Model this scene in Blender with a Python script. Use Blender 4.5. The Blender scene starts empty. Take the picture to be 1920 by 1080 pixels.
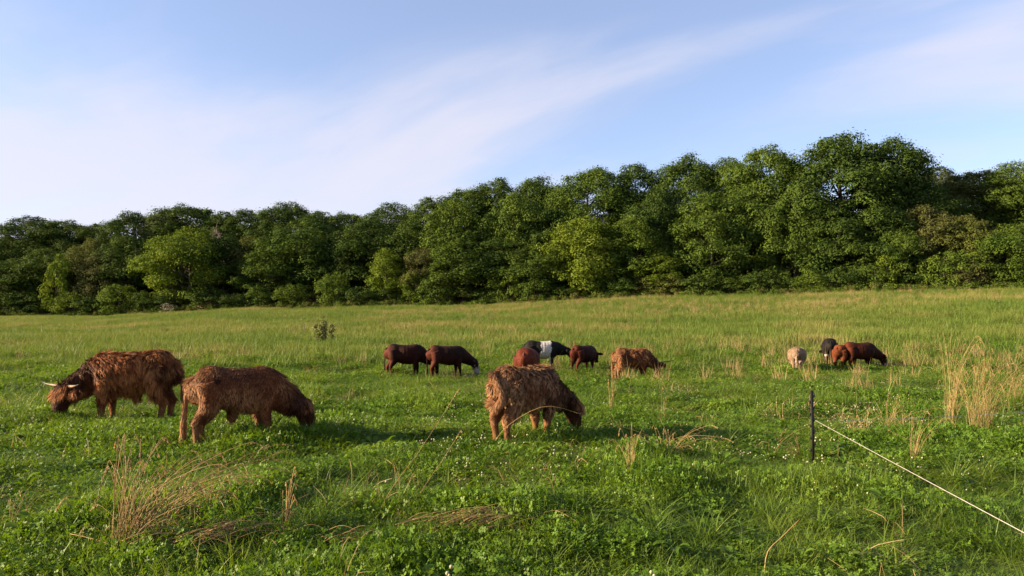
import bpy, math, random
import numpy as np
from mathutils import Vector, Matrix

R = math.radians
scene = bpy.context.scene
COL = scene.collection

# ------------------------------------------------------------------ camera
CAM_H = 1.70
F_PX = 1420.0                     # focal length in photo pixels (1920 wide)
PITCH = math.atan(80.0 / F_PX)    # true horizon lies 80 px under the middle
cam_d = bpy.data.cameras.new("camera")
cam_d.sensor_width = 36.0
cam_d.lens = 36.0 * F_PX / 1920.0
cam_d.clip_start = 0.05
cam_d.clip_end = 6000.0
cam = bpy.data.objects.new("camera", cam_d)
cam.location = (0, 0, CAM_H)
cam.rotation_euler = (math.pi / 2 + PITCH, 0, 0)
COL.objects.link(cam)
scene.camera = cam

# ------------------------------------------------------------------ sky, sun, exposure
SUN_EL = R(17.0)
SUN_AZ = R(263.0)                 # clockwise from +Y: left of the camera, a little behind it
SUN_STRENGTH = 5.0
SKY_STRENGTH = 0.070
EXPOSURE = 1.95
CLOUD = 3.2
CLOUD_TURN = 38.0
CLOUD_SHIFT = (1.78, 4.5, 0.0)
world = bpy.data.worlds.new("World")
scene.world = world
world.use_nodes = True
wt = world.node_tree
wt.nodes.clear()


def wn(t, **kw):
    n = wt.nodes.new(t)
    for k, v in kw.items():
        setattr(n, k, v)
    return n


def wmath(op, a, b=None, clamp=False):
    n = wn("ShaderNodeMath", operation=op, use_clamp=clamp)
    for i, v in enumerate((a, b)):
        if v is None:
            continue
        if isinstance(v, (int, float)):
            n.inputs[i].default_value = v
        else:
            wt.links.new(v, n.inputs[i])
    return n.outputs[0]


w_out = wn("ShaderNodeOutputWorld")
w_bg = wn("ShaderNodeBackground")
w_sky = wn("ShaderNodeTexSky", sky_type="NISHITA")
w_sky.sun_disc = False
w_sky.sun_elevation = SUN_EL
w_sky.sun_rotation = SUN_AZ
w_sky.altitude = 250.0
w_sky.air_density = 1.0
w_sky.dust_density = 0.5
w_sky.ozone_density = 3.0
w_tc = wn("ShaderNodeTexCoord")
w_sep = wn("ShaderNodeSeparateXYZ")
wt.links.new(w_tc.outputs["Generated"], w_sep.inputs[0])
zz = wmath("ADD", wmath("MAXIMUM", w_sep.outputs[2], 0.0), 0.16)
cx = wmath("DIVIDE", w_sep.outputs[0], zz)
cy = wmath("DIVIDE", w_sep.outputs[1], zz)
w_comb = wn("ShaderNodeCombineXYZ")
wt.links.new(cx, w_comb.inputs[0])
wt.links.new(cy, w_comb.inputs[1])
w_turn = wn("ShaderNodeMapping")
w_turn.inputs["Rotation"].default_value = (0, 0, R(CLOUD_TURN))
wt.links.new(w_comb.outputs[0], w_turn.inputs[0])
w_map = wn("ShaderNodeMapping")
w_map.inputs["Location"].default_value = CLOUD_SHIFT
w_map.inputs["Scale"].default_value = (0.42, 0.85, 1.0)
wt.links.new(w_turn.outputs[0], w_map.inputs[0])
w_n1 = wn("ShaderNodeTexNoise")
w_n1.inputs["Scale"].default_value = 1.15
w_n1.inputs["Detail"].default_value = 9.0
w_n1.inputs["Roughness"].default_value = 0.45
w_n1.inputs["Distortion"].default_value = 1.1
wt.links.new(w_map.outputs[0], w_n1.inputs["Vector"])
w_n2 = wn("ShaderNodeTexNoise")
w_n2.inputs["Scale"].default_value = 4.5
w_n2.inputs["Detail"].default_value = 8.0
w_n2.inputs["Roughness"].default_value = 0.6
w_n2.inputs["Distortion"].default_value = 1.2
wt.links.new(w_map.outputs[0], w_n2.inputs["Vector"])
w_mix = wmath("ADD", wmath("MULTIPLY", w_n1.outputs[0], 0.88), wmath("MULTIPLY", w_n2.outputs[0], 0.12))
w_ramp = wn("ShaderNodeValToRGB")
w_ramp.color_ramp.interpolation = "EASE"
w_ramp.color_ramp.elements[0].position = 0.42
w_ramp.color_ramp.elements[0].color = (0.20, 0.20, 0.20, 1)
w_ramp.color_ramp.elements[1].position = 0.74
w_ramp.color_ramp.elements[1].color = (0.85, 0.85, 0.85, 1)
veil = wmath('MULTIPLY', wmath('SUBTRACT', 0.42, wmath('MAXIMUM', w_sep.outputs[2], 0.0), True), 0.66)
wt.links.new(wmath('ADD', w_mix, veil), w_ramp.inputs[0])
w_cm = wn("ShaderNodeMixRGB", blend_type="MIX")
w_cm.inputs[2].default_value = (CLOUD * 1.0, CLOUD * 0.975, CLOUD * 1.11, 1)
wt.links.new(w_ramp.outputs[0], w_cm.inputs[0])
w_bal = wn("ShaderNodeMixRGB", blend_type="MULTIPLY")
w_bal.inputs[0].default_value = 1.0
w_bal.inputs[2].default_value = (1.06, 0.965, 1.0, 1)
wt.links.new(w_sky.outputs[0], w_bal.inputs[1])
wt.links.new(w_bal.outputs[0], w_cm.inputs[1])
wt.links.new(w_cm.outputs[0], w_bg.inputs[0])
w_bg.inputs[1].default_value = SKY_STRENGTH
wt.links.new(w_bg.outputs[0], w_out.inputs[0])

SUN_DIR = Vector((math.sin(SUN_AZ) * math.cos(SUN_EL), math.cos(SUN_AZ) * math.cos(SUN_EL), math.sin(SUN_EL)))
sun_d = bpy.data.lights.new("sun", "SUN")
sun_d.energy = SUN_STRENGTH
sun_d.angle = R(0.6)
sun_d.color = (1.0, 0.77, 0.48)
sun = bpy.data.objects.new("sun", sun_d)
sun.rotation_euler = (-SUN_DIR).to_track_quat("-Z", "Y").to_euler()
sun.location = SUN_DIR * 60
COL.objects.link(sun)

vs = scene.view_settings
vs.view_transform = "Standard"
vs.look = "None"
vs.exposure = EXPOSURE
vs.gamma = 1.0
vs.use_curve_mapping = False
cy_ = scene.cycles
cy_.max_bounces = 4
cy_.diffuse_bounces = 2
cy_.glossy_bounces = 2
cy_.transmission_bounces = 2
cy_.transparent_max_bounces = 4
cy_.use_denoising = True
cy_.sample_clamp_indirect = 6.0

# ------------------------------------------------------------------ numpy helpers
rng = np.random.default_rng(11)


def hash2(i, j, s):
    h = (i.astype(np.int64) * 374761393 + j.astype(np.int64) * 668265263 + int(s) * 1274126177) & 0xFFFFFFFF
    h = ((h ^ (h >> 13)) * 1274126177) & 0xFFFFFFFF
    h = (h ^ (h >> 16)) & 0xFFFFFFFF
    return h / 4294967295.0


def vnoise(x, y, s=0):
    x = np.asarray(x, float)
    y = np.asarray(y, float)
    i = np.floor(x)
    j = np.floor(y)
    fx = x - i
    fy = y - j
    fx = fx * fx * (3 - 2 * fx)
    fy = fy * fy * (3 - 2 * fy)
    a = hash2(i, j, s)
    b = hash2(i + 1, j, s)
    c = hash2(i, j + 1, s)
    d = hash2(i + 1, j + 1, s)
    return (a * (1 - fx) + b * fx) * (1 - fy) + (c * (1 - fx) + d * fx) * fy


def fbm(x, y, s=0, o=3):
    v = 0.0
    a = 0.5
    t = 0.0
    for k in range(o):
        v = v + a * vnoise(np.asarray(x) * 2 ** k, np.asarray(y) * 2 ** k, s + k * 7)
        t += a
        a *= 0.5
    return v / t


_EX = np.array([-900, 0, 200, 300, 430, 640, 900, 1100, 1300, 1500, 1920, 2800], float)
_EY = np.array([598, 597, 595, 588, 580, 578, 574, 562, 556, 552, 541, 535], float)


def edge_depth(u):
    return 140.0 - 45.0 * np.clip(u, -600, 2500) / 1920.0


_EZ = CAM_H + (620 - _EY) * edge_depth(_EX) / F_PX


def base_ground(x, y):
    x = np.asarray(x, float)
    y = np.asarray(y, float)
    u = 960 + F_PX * x / np.maximum(y, 25.0)
    De = edge_depth(u)
    Ze = np.interp(u, _EX, _EZ)
    t = np.clip((y - 27) / (De - 27), 0, None)
    zf = Ze * np.minimum(t, 1) ** 1.22
    over = np.maximum(y - De, 0)
    zh = 22.0 * (1 - np.exp(-over / 60.0))
    return zf + zh


def ground(x, y):
    x = np.asarray(x, float)
    y = np.asarray(y, float)
    m = 0.13 * (vnoise(x * 1.15, y * 1.15, 3) - 0.5) + 0.12 * (vnoise(x * 0.42, y * 0.42, 5) - 0.5)
    m = m + 0.05 * (vnoise(x * 2.6, y * 2.6, 9) - 0.5) + 0.30 * (vnoise(x * 0.09, y * 0.09, 13) - 0.5) * np.clip((np.hypot(x, y) - 8) / 25, 0, 1)
    return base_ground(x, y) + m


def G(x, y):
    return float(ground(np.array([x]), np.array([y]))[0])


def pix(px, py):
    """Ground point seen at a pixel of the photograph."""
    a = (540 - py) / F_PX
    b = (px - 960) / F_PX
    dy = math.cos(PITCH) - a * math.sin(PITCH)
    dz = math.sin(PITCH) + a * math.cos(PITCH)
    dx = b
    t = 2.0
    prev = t
    while t < 400:
        if CAM_H + dz * t < float(base_ground(dx * t, dy * t)):
            lo, hi = prev, t
            for _ in range(30):
                m = (lo + hi) / 2
                if CAM_H + dz * m < float(base_ground(dx * m, dy * m)):
                    hi = m
                else:
                    lo = m
            t = hi
            break
        prev = t
        t *= 1.01
    x, y = dx * t, dy * t
    return Vector((x, y, G(x, y)))


def pix_at(px, py, depth):
    """World point on the ray of a pixel at a given depth (y)."""
    a = (540 - py) / F_PX
    b = (px - 960) / F_PX
    dy = math.cos(PITCH) - a * math.sin(PITCH)
    dz = math.sin(PITCH) + a * math.cos(PITCH)
    t = depth / dy
    return Vector((b * t, depth, CAM_H + dz * t))


def mesh_np(name, verts, faces, smooth=False, cols=None, mats=None):
    """verts (n,3), faces (m,k) or list of such arrays; cols (n,3|4) point colours."""
    me = bpy.data.meshes.new(name)
    verts = np.asarray(verts, np.float32)
    fl = faces if isinstance(faces, list) else [faces]
    fl = [np.asarray(f, np.int32) for f in fl if len(f)]
    nl = sum(f.size for f in fl)
    npoly = sum(len(f) for f in fl)
    me.vertices.add(len(verts))
    me.vertices.foreach_set("co", verts.ravel())
    me.loops.add(nl)
    me.loops.foreach_set("vertex_index", np.concatenate([f.ravel() for f in fl]))
    me.polygons.add(npoly)
    tot = np.concatenate([np.full(len(f), f.shape[1], np.int32) for f in fl])
    st = np.concatenate([[0], np.cumsum(tot)[:-1]]).astype(np.int32)
    me.polygons.foreach_set("loop_start", st)
    me.polygons.foreach_set("loop_total", tot)
    if smooth:
        me.polygons.foreach_set("use_smooth", np.ones(npoly, bool))
    if mats is not None:
        me.polygons.foreach_set("material_index", np.asarray(mats, np.int32))
    me.update(calc_edges=True)
    if cols is not None:
        cols = np.asarray(cols, np.float32)
        if cols.shape[1] == 3:
            cols = np.concatenate([cols, np.ones((len(cols), 1), np.float32)], 1)
        at = me.attributes.new("col", "FLOAT_COLOR", "POINT")
        at.data.foreach_set("color", cols.ravel())
    return me


def obj(name, me, mat=None, parent=None, loc=None):
    o = bpy.data.objects.new(name, me)
    COL.objects.link(o)
    if mat is not None and me is not None and not me.materials:
        for m in (mat if isinstance(mat, (list, tuple)) else [mat]):
            me.materials.append(m)
    if parent is not None:
        o.parent = parent
    if loc is not None:
        o.location = loc
    return o


def tag(o, label, cat, group=None):
    o["label"] = label
    o["category"] = cat
    if group:
        o["group"] = group
    return o


def empty(name, loc, rz=0.0, s=1.0):
    o = bpy.data.objects.new(name, None)
    o.empty_display_size = 0.2
    o.location = loc
    o.rotation_euler = (0, 0, rz)
    o.scale = (s, s, s)
    COL.objects.link(o)
    return o


def norm(v):
    return v / np.maximum(np.linalg.norm(v, axis=-1, keepdims=True), 1e-9)


class Geo:
    """Collects vertices and faces of mixed size for one mesh."""

    def __init__(self):
        self.v = []
        self.f = {}
        self.c = []
        self.n = 0

    def add(self, verts, faces, col=(1, 1, 1)):
        verts = np.asarray(verts, float)
        col = np.asarray(col, float)
        if col.ndim == 1:
            col = np.tile(col, (len(verts), 1))
        for f in (faces if isinstance(faces, list) else [faces]):
            f = np.asarray(f, int)
            if len(f):
                self.f.setdefault(f.shape[1], []).append(f + self.n)
        self.v.append(verts)
        self.c.append(col)
        self.n += len(verts)

    def mesh(self, name, smooth=False):
        return mesh_np(name, np.concatenate(self.v), [np.concatenate(f) for f in self.f.values()], smooth, np.concatenate(self.c))


def tube(path, rad, seg=8, cap=True):
    """Round tube along path; returns verts, [quads, tris]."""
    P = np.asarray(path, float)
    n = len(P)
    rad = np.broadcast_to(np.asarray(rad, float), (n,))
    T = norm(np.gradient(P, axis=0))
    ref = np.array([0, 0, 1.0]) if abs(T[0][2]) < 0.9 else np.array([1.0, 0, 0])
    A = np.zeros_like(P)
    for i in range(n):
        a = ref - T[i] * np.dot(ref, T[i])
        a /= max(np.linalg.norm(a), 1e-9)
        A[i] = a
        ref = a
    B = np.cross(T, A)
    ang = np.linspace(0, 2 * math.pi, seg, endpoint=False)
    V = P[:, None] + rad[:, None, None] * (A[:, None] * np.cos(ang)[None, :, None] + B[:, None] * np.sin(ang)[None, :, None])
    V = V.reshape(-1, 3)
    i, j = np.meshgrid(np.arange(n - 1), np.arange(seg), indexing="ij")
    j2 = (j + 1) % seg
    Q = np.stack([i * seg + j, i * seg + j2, (i + 1) * seg + j2, (i + 1) * seg + j], -1).reshape(-1, 4)
    faces = [Q]
    if cap:
        V = np.concatenate([V, P[:1], P[-1:]])
        k = np.arange(seg)
        t0 = np.stack([np.full(seg, n * seg), (k + 1) % seg, k], -1)
        t1 = np.stack([np.full(seg, n * seg + 1), (n - 1) * seg + k, (n - 1) * seg + (k + 1) % seg], -1)
        faces.append(np.concatenate([t0, t1]))
    return V, faces


def catmull(P, n=24):
    P = np.asarray(P, float)
    t = np.linspace(0, len(P) - 1, n)
    out = []
    for v in t:
        i = min(int(v), len(P) - 2)
        f = v - i
        p0 = P[max(i - 1, 0)]
        p1 = P[i]
        p2 = P[i + 1]
        p3 = P[min(i + 2, len(P) - 1)]
        out.append(0.5 * ((2 * p1) + (-p0 + p2) * f + (2 * p0 - 5 * p1 + 4 * p2 - p3) * f * f + (-p0 + 3 * p1 - 3 * p2 + p3) * f ** 3))
    return np.array(out)


def ball(c, r, seg=6, ring=4, squash=1.0):
    V = [(c[0], c[1], c[2] + r * squash)]
    for i in range(1, ring):
        th = math.pi * i / ring
        for j in range(seg):
            ph = 2 * math.pi * (j + 0.5 * (i % 2)) / seg
            V.append((c[0] + r * math.sin(th) * math.cos(ph), c[1] + r * math.sin(th) * math.sin(ph), c[2] + r * squash * math.cos(th)))
    V.append((c[0], c[1], c[2] - r * squash))
    T = [[0, 1 + j, 1 + (j + 1) % seg] for j in range(seg)]
    Q = []
    for i in range(ring - 2):
        for j in range(seg):
            Q.append([1 + i * seg + j, 1 + (i + 1) * seg + j, 1 + (i + 1) * seg + (j + 1) % seg, 1 + i * seg + (j + 1) % seg])
    b = 1 + (ring - 2) * seg
    T += [[b + (j + 1) % seg, b + j, len(V) - 1] for j in range(seg)]
    return np.array(V), [np.array(Q), np.array(T)]


# ------------------------------------------------------------------ materials
def new_mat(name):
    m = bpy.data.materials.new(name)
    m.use_nodes = True
    t = m.node_tree
    t.nodes.clear()
    return m, t


def nd(t, ty, **kw):
    n = t.nodes.new(ty)
    for k, v in kw.items():
        setattr(n, k, v)
    return n


def leaf_mat(name, c0, c1, trans=0.32, world_scale=0.25, rough=0.62, c2=None, vary=0.35, spec=0.25, use_col=False, big=None):
    """Leaf or blade: colour varies per copy and by patch; light passes through a little."""
    m, t = new_mat(name)
    L = t.links.new
    out = nd(t, "ShaderNodeOutputMaterial")
    oi = nd(t, "ShaderNodeObjectInfo")
    ge = nd(t, "ShaderNodeNewGeometry")
    no = nd(t, "ShaderNodeTexNoise")
    no.inputs["Scale"].default_value = world_scale
    no.inputs["Detail"].default_value = 4.0
    L(ge.outputs["Position"], no.inputs["Vector"])
    ad = nd(t, "ShaderNodeMath", operation="MULTIPLY_ADD", use_clamp=True)
    ad.inputs[1].default_value = vary
    L(oi.outputs["Random"], ad.inputs[0])
    sb = nd(t, "ShaderNodeMapRange")
    sb.inputs[1].default_value = 0.33
    sb.inputs[2].default_value = 0.67
    sb.inputs[3].default_value = 0.0
    sb.inputs[4].default_value = 1.0 - vary
    L(no.outputs[0], sb.inputs[0])
    L(sb.outputs[0], ad.inputs[2])
    rp = nd(t, "ShaderNodeValToRGB")
    e = rp.color_ramp.elements
    e[0].color = (*c0, 1)
    e[1].color = (*c1, 1)
    if c2:
        k = e.new(0.55)
        k.color = (*c2, 1)
    L(ad.outputs[0], rp.inputs[0])
    colr = rp.outputs[0]
    if use_col:
        at = nd(t, "ShaderNodeAttribute", attribute_name="col")
        mu = nd(t, "ShaderNodeMixRGB", blend_type="MULTIPLY")
        mu.inputs[0].default_value = 1.0
        L(colr, mu.inputs[1])
        L(at.outputs["Color"], mu.inputs[2])
        colr = mu.outputs[0]
    if big is not None:
        n2 = nd(t, "ShaderNodeTexNoise")
        n2.inputs["Scale"].default_value = big[0]
        n2.inputs["Detail"].default_value = 5.0
        L(ge.outputs["Position"], n2.inputs["Vector"])
        mr = nd(t, "ShaderNodeMapRange")
        mr.inputs[1].default_value = big[2]
        mr.inputs[2].default_value = big[3]
        mr.inputs[4].default_value = big[4]
        L(n2.outputs[0], mr.inputs[0])
        m3 = nd(t, "ShaderNodeMixRGB")
        m3.inputs[2].default_value = (*big[1], 1)
        L(mr.outputs[0], m3.inputs[0])
        L(colr, m3.inputs[1])
        colr = m3.outputs[0]
    bs = nd(t, "ShaderNodeBsdfPrincipled")
    bs.inputs["Roughness"].default_value = rough
    bs.inputs["Specular IOR Level"].default_value = spec
    L(colr, bs.inputs["Base Color"])
    tr = nd(t, "ShaderNodeBsdfTranslucent")
    hs = nd(t, "ShaderNodeHueSaturation")
    hs.inputs["Hue"].default_value = 0.485
    hs.inputs["Saturation"].default_value = 1.1
    hs.inputs["Value"].default_value = 1.25
    L(colr, hs.inputs["Color"])
    L(hs.outputs[0], tr.inputs["Color"])
    mx = nd(t, "ShaderNodeMixShader")
    mx.inputs[0].default_value = trans
    L(bs.outputs[0], mx.inputs[1])
    L(tr.outputs[0], mx.inputs[2])
    L(mx.outputs[0], out.inputs[0])
    return m


def plain_mat(name, c0, c1, scale=6.0, rough=0.7, bump=0.0, metallic=0.0, stretch=(1, 1, 1)):
    m, t = new_mat(name)
    L = t.links.new
    out = nd(t, "ShaderNodeOutputMaterial")
    tc = nd(t, "ShaderNodeTexCoord")
    mp = nd(t, "ShaderNodeMapping")
    mp.inputs["Scale"].default_value = stretch
    L(tc.outputs["Object"], mp.inputs[0])
    no = nd(t, "ShaderNodeTexNoise")
    no.inputs["Scale"].default_value = scale
    no.inputs["Detail"].default_value = 6.0
    L(mp.outputs[0], no.inputs["Vector"])
    rp = nd(t, "ShaderNodeValToRGB")
    rp.color_ramp.elements[0].position = 0.3
    rp.color_ramp.elements[1].position = 0.7
    rp.color_ramp.elements[0].color = (*c0, 1)
    rp.color_ramp.elements[1].color = (*c1, 1)
    L(no.outputs[0], rp.inputs[0])
    bs = nd(t, "ShaderNodeBsdfPrincipled")
    bs.inputs["Roughness"].default_value = rough
    bs.inputs["Metallic"].default_value = metallic
    bs.inputs["Specular IOR Level"].default_value = 0.3
    L(rp.outputs[0], bs.inputs["Base Color"])
    if bump:
        bp = nd(t, "ShaderNodeBump")
        bp.inputs["Strength"].default_value = bump
        bp.inputs["Distance"].default_value = 0.02
        L(no.outputs[0], bp.inputs["Height"])
        L(bp.outputs[0], bs.inputs["Normal"])
    L(bs.outputs[0], out.inputs[0])
    return m


def coat_mat(name, rough=0.75, sheen=0.25, fuzz=0.0, tint=(0.8, 0.5, 0.3)):
    """Hide or hair: colour from the 'col' attribute broken up by fine noise."""
    m, t = new_mat(name)
    L = t.links.new
    out = nd(t, "ShaderNodeOutputMaterial")
    at = nd(t, "ShaderNodeAttribute", attribute_name="col")
    tc = nd(t, "ShaderNodeTexCoord")
    mp = nd(t, "ShaderNodeMapping")
    mp.inputs["Scale"].default_value = (1.0, 1.0, 0.35)
    L(tc.outputs["Object"], mp.inputs[0])
    no = nd(t, "ShaderNodeTexNoise")
    no.inputs["Scale"].default_value = 22.0
    no.inputs["Detail"].default_value = 6.0
    no.inputs["Roughness"].default_value = 0.65
    L(mp.outputs[0], no.inputs["Vector"])
    mr = nd(t, "ShaderNodeMapRange")
    mr.inputs[1].default_value = 0.3
    mr.inputs[2].default_value = 0.7
    mr.inputs[3].default_value = 0.68
    mr.inputs[4].default_value = 1.3
    L(no.outputs[0], mr.inputs[0])
    mu = nd(t, "ShaderNodeMixRGB", blend_type="MULTIPLY")
    mu.inputs[0].default_value = 1.0
    L(at.outputs["Color"], mu.inputs[1])
    L(mr.outputs[0], mu.inputs[2])
    bs = nd(t, "ShaderNodeBsdfPrincipled")
    bs.inputs["Roughness"].default_value = rough
    bs.inputs["Specular IOR Level"].default_value = 0.12
    bs.inputs["Sheen Weight"].default_value = sheen
    bs.inputs["Sheen Roughness"].default_value = 0.45
    bs.inputs["Sheen Tint"].default_value = (*tint, 1)
    L(mu.outputs[0], bs.inputs["Base Color"])
    if fuzz:
        bp = nd(t, "ShaderNodeBump")
        bp.inputs["Strength"].default_value = fuzz
        bp.inputs["Distance"].default_value = 0.02
        L(no.outputs[0], bp.inputs["Height"])
        L(bp.outputs[0], bs.inputs["Normal"])
    L(bs.outputs[0], out.inputs[0])
    return m


# ------------------------------------------------------------------ ground
def build_ground():
    ys = np.concatenate([np.arange(-12, 2, 0.6), np.arange(2, 26, 0.14), 26 * 1.02 ** np.arange(0, 100), 190 * 1.12 ** np.arange(0, 26)])
    us = np.linspace(-1.9, 1.9, 300)
    Y, U = np.meshgrid(ys, us, indexing="ij")
    X = U * (np.maximum(Y, 0) + 9)
    Z = ground(X, Y)
    far = np.clip((Y - 330) / 200, 0, 1)
    Z = Z * (1 - far) + far * 20
    nu = len(us)
    i, j = np.meshgrid(np.arange(len(ys) - 1), np.arange(nu - 1), indexing="ij")
    Q = np.stack([i * nu + j, i * nu + j + 1, (i + 1) * nu + j + 1, (i + 1) * nu + j], -1).reshape(-1, 4)
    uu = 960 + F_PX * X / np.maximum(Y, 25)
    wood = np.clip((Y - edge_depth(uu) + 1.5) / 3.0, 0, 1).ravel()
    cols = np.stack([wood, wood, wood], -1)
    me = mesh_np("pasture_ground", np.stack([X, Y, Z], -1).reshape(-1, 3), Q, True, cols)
    m, t = new_mat("pasture_soil")
    L = t.links.new
    out = nd(t, "ShaderNodeOutputMaterial")
    ge = nd(t, "ShaderNodeNewGeometry")
    no = nd(t, "ShaderNodeTexNoise")
    no.inputs["Scale"].default_value = 0.22
    no.inputs["Detail"].default_value = 10.0
    no.inputs["Roughness"].default_value = 0.62
    L(ge.outputs["Position"], no.inputs["Vector"])
    rp = nd(t, "ShaderNodeValToRGB")
    e = rp.color_ramp.elements
    e[0].position = 0.32
    e[0].color = (0.045, 0.072, 0.011, 1)
    e[1].position = 0.70
    e[1].color = (0.16, 0.14, 0.05, 1)
    k = e.new(0.5)
    k.color = (0.085, 0.115, 0.018, 1)
    L(no.outputs[0], rp.inputs[0])
    fi = nd(t, "ShaderNodeTexNoise")
    fi.inputs["Scale"].default_value = 14.0
    fi.inputs["Detail"].default_value = 6.0
    L(ge.outputs["Position"], fi.inputs["Vector"])
    mr = nd(t, "ShaderNodeMapRange")
    mr.inputs[1].default_value = 0.3
    mr.inputs[2].default_value = 0.7
    mr.inputs[3].default_value = 0.55
    mr.inputs[4].default_value = 1.35
    L(fi.outputs[0], mr.inputs[0])
    mu = nd(t, "ShaderNodeMixRGB", blend_type="MULTIPLY")
    mu.inputs[0].default_value = 1.0
    L(rp.outputs[0], mu.inputs[1])
    L(mr.outputs[0], mu.inputs[2])
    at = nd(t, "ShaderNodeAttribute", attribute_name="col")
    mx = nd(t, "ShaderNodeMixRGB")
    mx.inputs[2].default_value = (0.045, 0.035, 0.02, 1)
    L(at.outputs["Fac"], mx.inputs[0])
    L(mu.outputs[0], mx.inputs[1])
    bs = nd(t, "ShaderNodeBsdfPrincipled")
    bs.inputs["Roughness"].default_value = 0.9
    bs.inputs["Specular IOR Level"].default_value = 0.1
    bp = nd(t, "ShaderNodeBump")
    bp.inputs["Strength"].default_value = 0.8
    bp.inputs["Distance"].default_value = 0.06
    L(fi.outputs[0], bp.inputs["Height"])
    L(bp.outputs[0], bs.inputs["Normal"])
    L(mx.outputs[0], bs.inputs["Base Color"])
    L(bs.outputs[0], out.inputs[0])
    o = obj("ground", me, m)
    o["kind"] = "structure"
    return o


build_ground()

# ------------------------------------------------------------------ trees
TINT = {
    "dark": leaf_mat("foliage_dark", (0.025, 0.049, 0.010), (0.056, 0.090, 0.015), 0.20, 0.30, 0.8, spec=0.08),
    "mid": leaf_mat("foliage_mid", (0.032, 0.062, 0.011), (0.075, 0.115, 0.017), 0.22, 0.30, 0.8, spec=0.08),
    "light": leaf_mat("foliage_light", (0.043, 0.081, 0.012), (0.099, 0.139, 0.019), 0.25, 0.35, 0.8, spec=0.08),
    "lime": leaf_mat("foliage_lime", (0.059, 0.102, 0.012), (0.121, 0.163, 0.020), 0.27, 0.35, 0.8, spec=0.08),
    "olive": leaf_mat("foliage_olive", (0.048, 0.066, 0.015), (0.094, 0.105, 0.025), 0.22, 0.4, 0.8, spec=0.08),
    "brown": leaf_mat("foliage_brown", (0.050, 0.061, 0.018), (0.084, 0.088, 0.027), 0.2, 0.5, 0.8, spec=0.08),
    "grey": leaf_mat("foliage_grey", (0.051, 0.068, 0.027), (0.088, 0.105, 0.040), 0.2, 0.4, 0.8, spec=0.08),
    "pale": leaf_mat("foliage_pale_bloom", (0.14, 0.14, 0.10), (0.30, 0.28, 0.23), 0.2, 1.5),
}
BARK = plain_mat("bark_grey_brown", (0.05, 0.038, 0.028), (0.13, 0.105, 0.08), 5.0, 0.9, 0.6, stretch=(1, 1, 0.25))
DEADWOOD = plain_mat("dead_wood_grey", (0.16, 0.125, 0.115), (0.30, 0.245, 0.225), 4.0, 0.9, 0.5, stretch=(1, 1, 0.3))


def leaf_cloud(rg, cen, rad, n, size, up=0.3, out=0.9, rnd=0.33):
    """n folded leaf sprays over the shell of an ellipsoidal clump."""
    d = norm(rg.normal(size=(n, 3)))
    d[:, 2] = np.where(d[:, 2] < -0.55, -d[:, 2], d[:, 2])
    r = rg.uniform(0.35, 1.0, n) ** 0.7 * (1 + 0.35 * rg.normal(size=n) ** 2 * 0.5)
    r = np.minimum(r, 1.45)
    P = cen + d * r[:, None] * rad
    N = norm(d * out + np.array([0, 0, up]) + rg.normal(size=(n, 3)) * rnd)
    a = norm(np.cross(N, rg.normal(size=(n, 3))))
    b = np.cross(N, a)
    s = size * rg.uniform(0.6, 1.35, n)[:, None]
    w = s * rg.uniform(0.36, 0.6, n)[:, None]
    fold = s * rg.uniform(-0.22, 0.12, n)[:, None]
    v = np.stack([P - a * s, P + b * w + N * fold, P + a * s * 0.9, P - b * w * 0.9 + N * fold], 1)
    return v.reshape(-1, 3)


def crown_mesh(name, clumps, per, size, seed, up=0.3):
    rg = np.random.default_rng(seed)
    V = []
    for (c, r) in clumps:
        vol = (r[0] * r[1] * r[2]) ** (2 / 3)
        V.append(leaf_cloud(rg, np.array(c), np.array(r), max(20, int(per * vol)), size, up))
    V = np.concatenate(V)
    nq = len(V) // 4
    q = np.arange(nq)[:, None] * 4
    tri = np.concatenate([q + np.array([0, 1, 2]), q + np.array([0, 2, 3])], 0)
    return mesh_np(name, V, tri, False)


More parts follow.
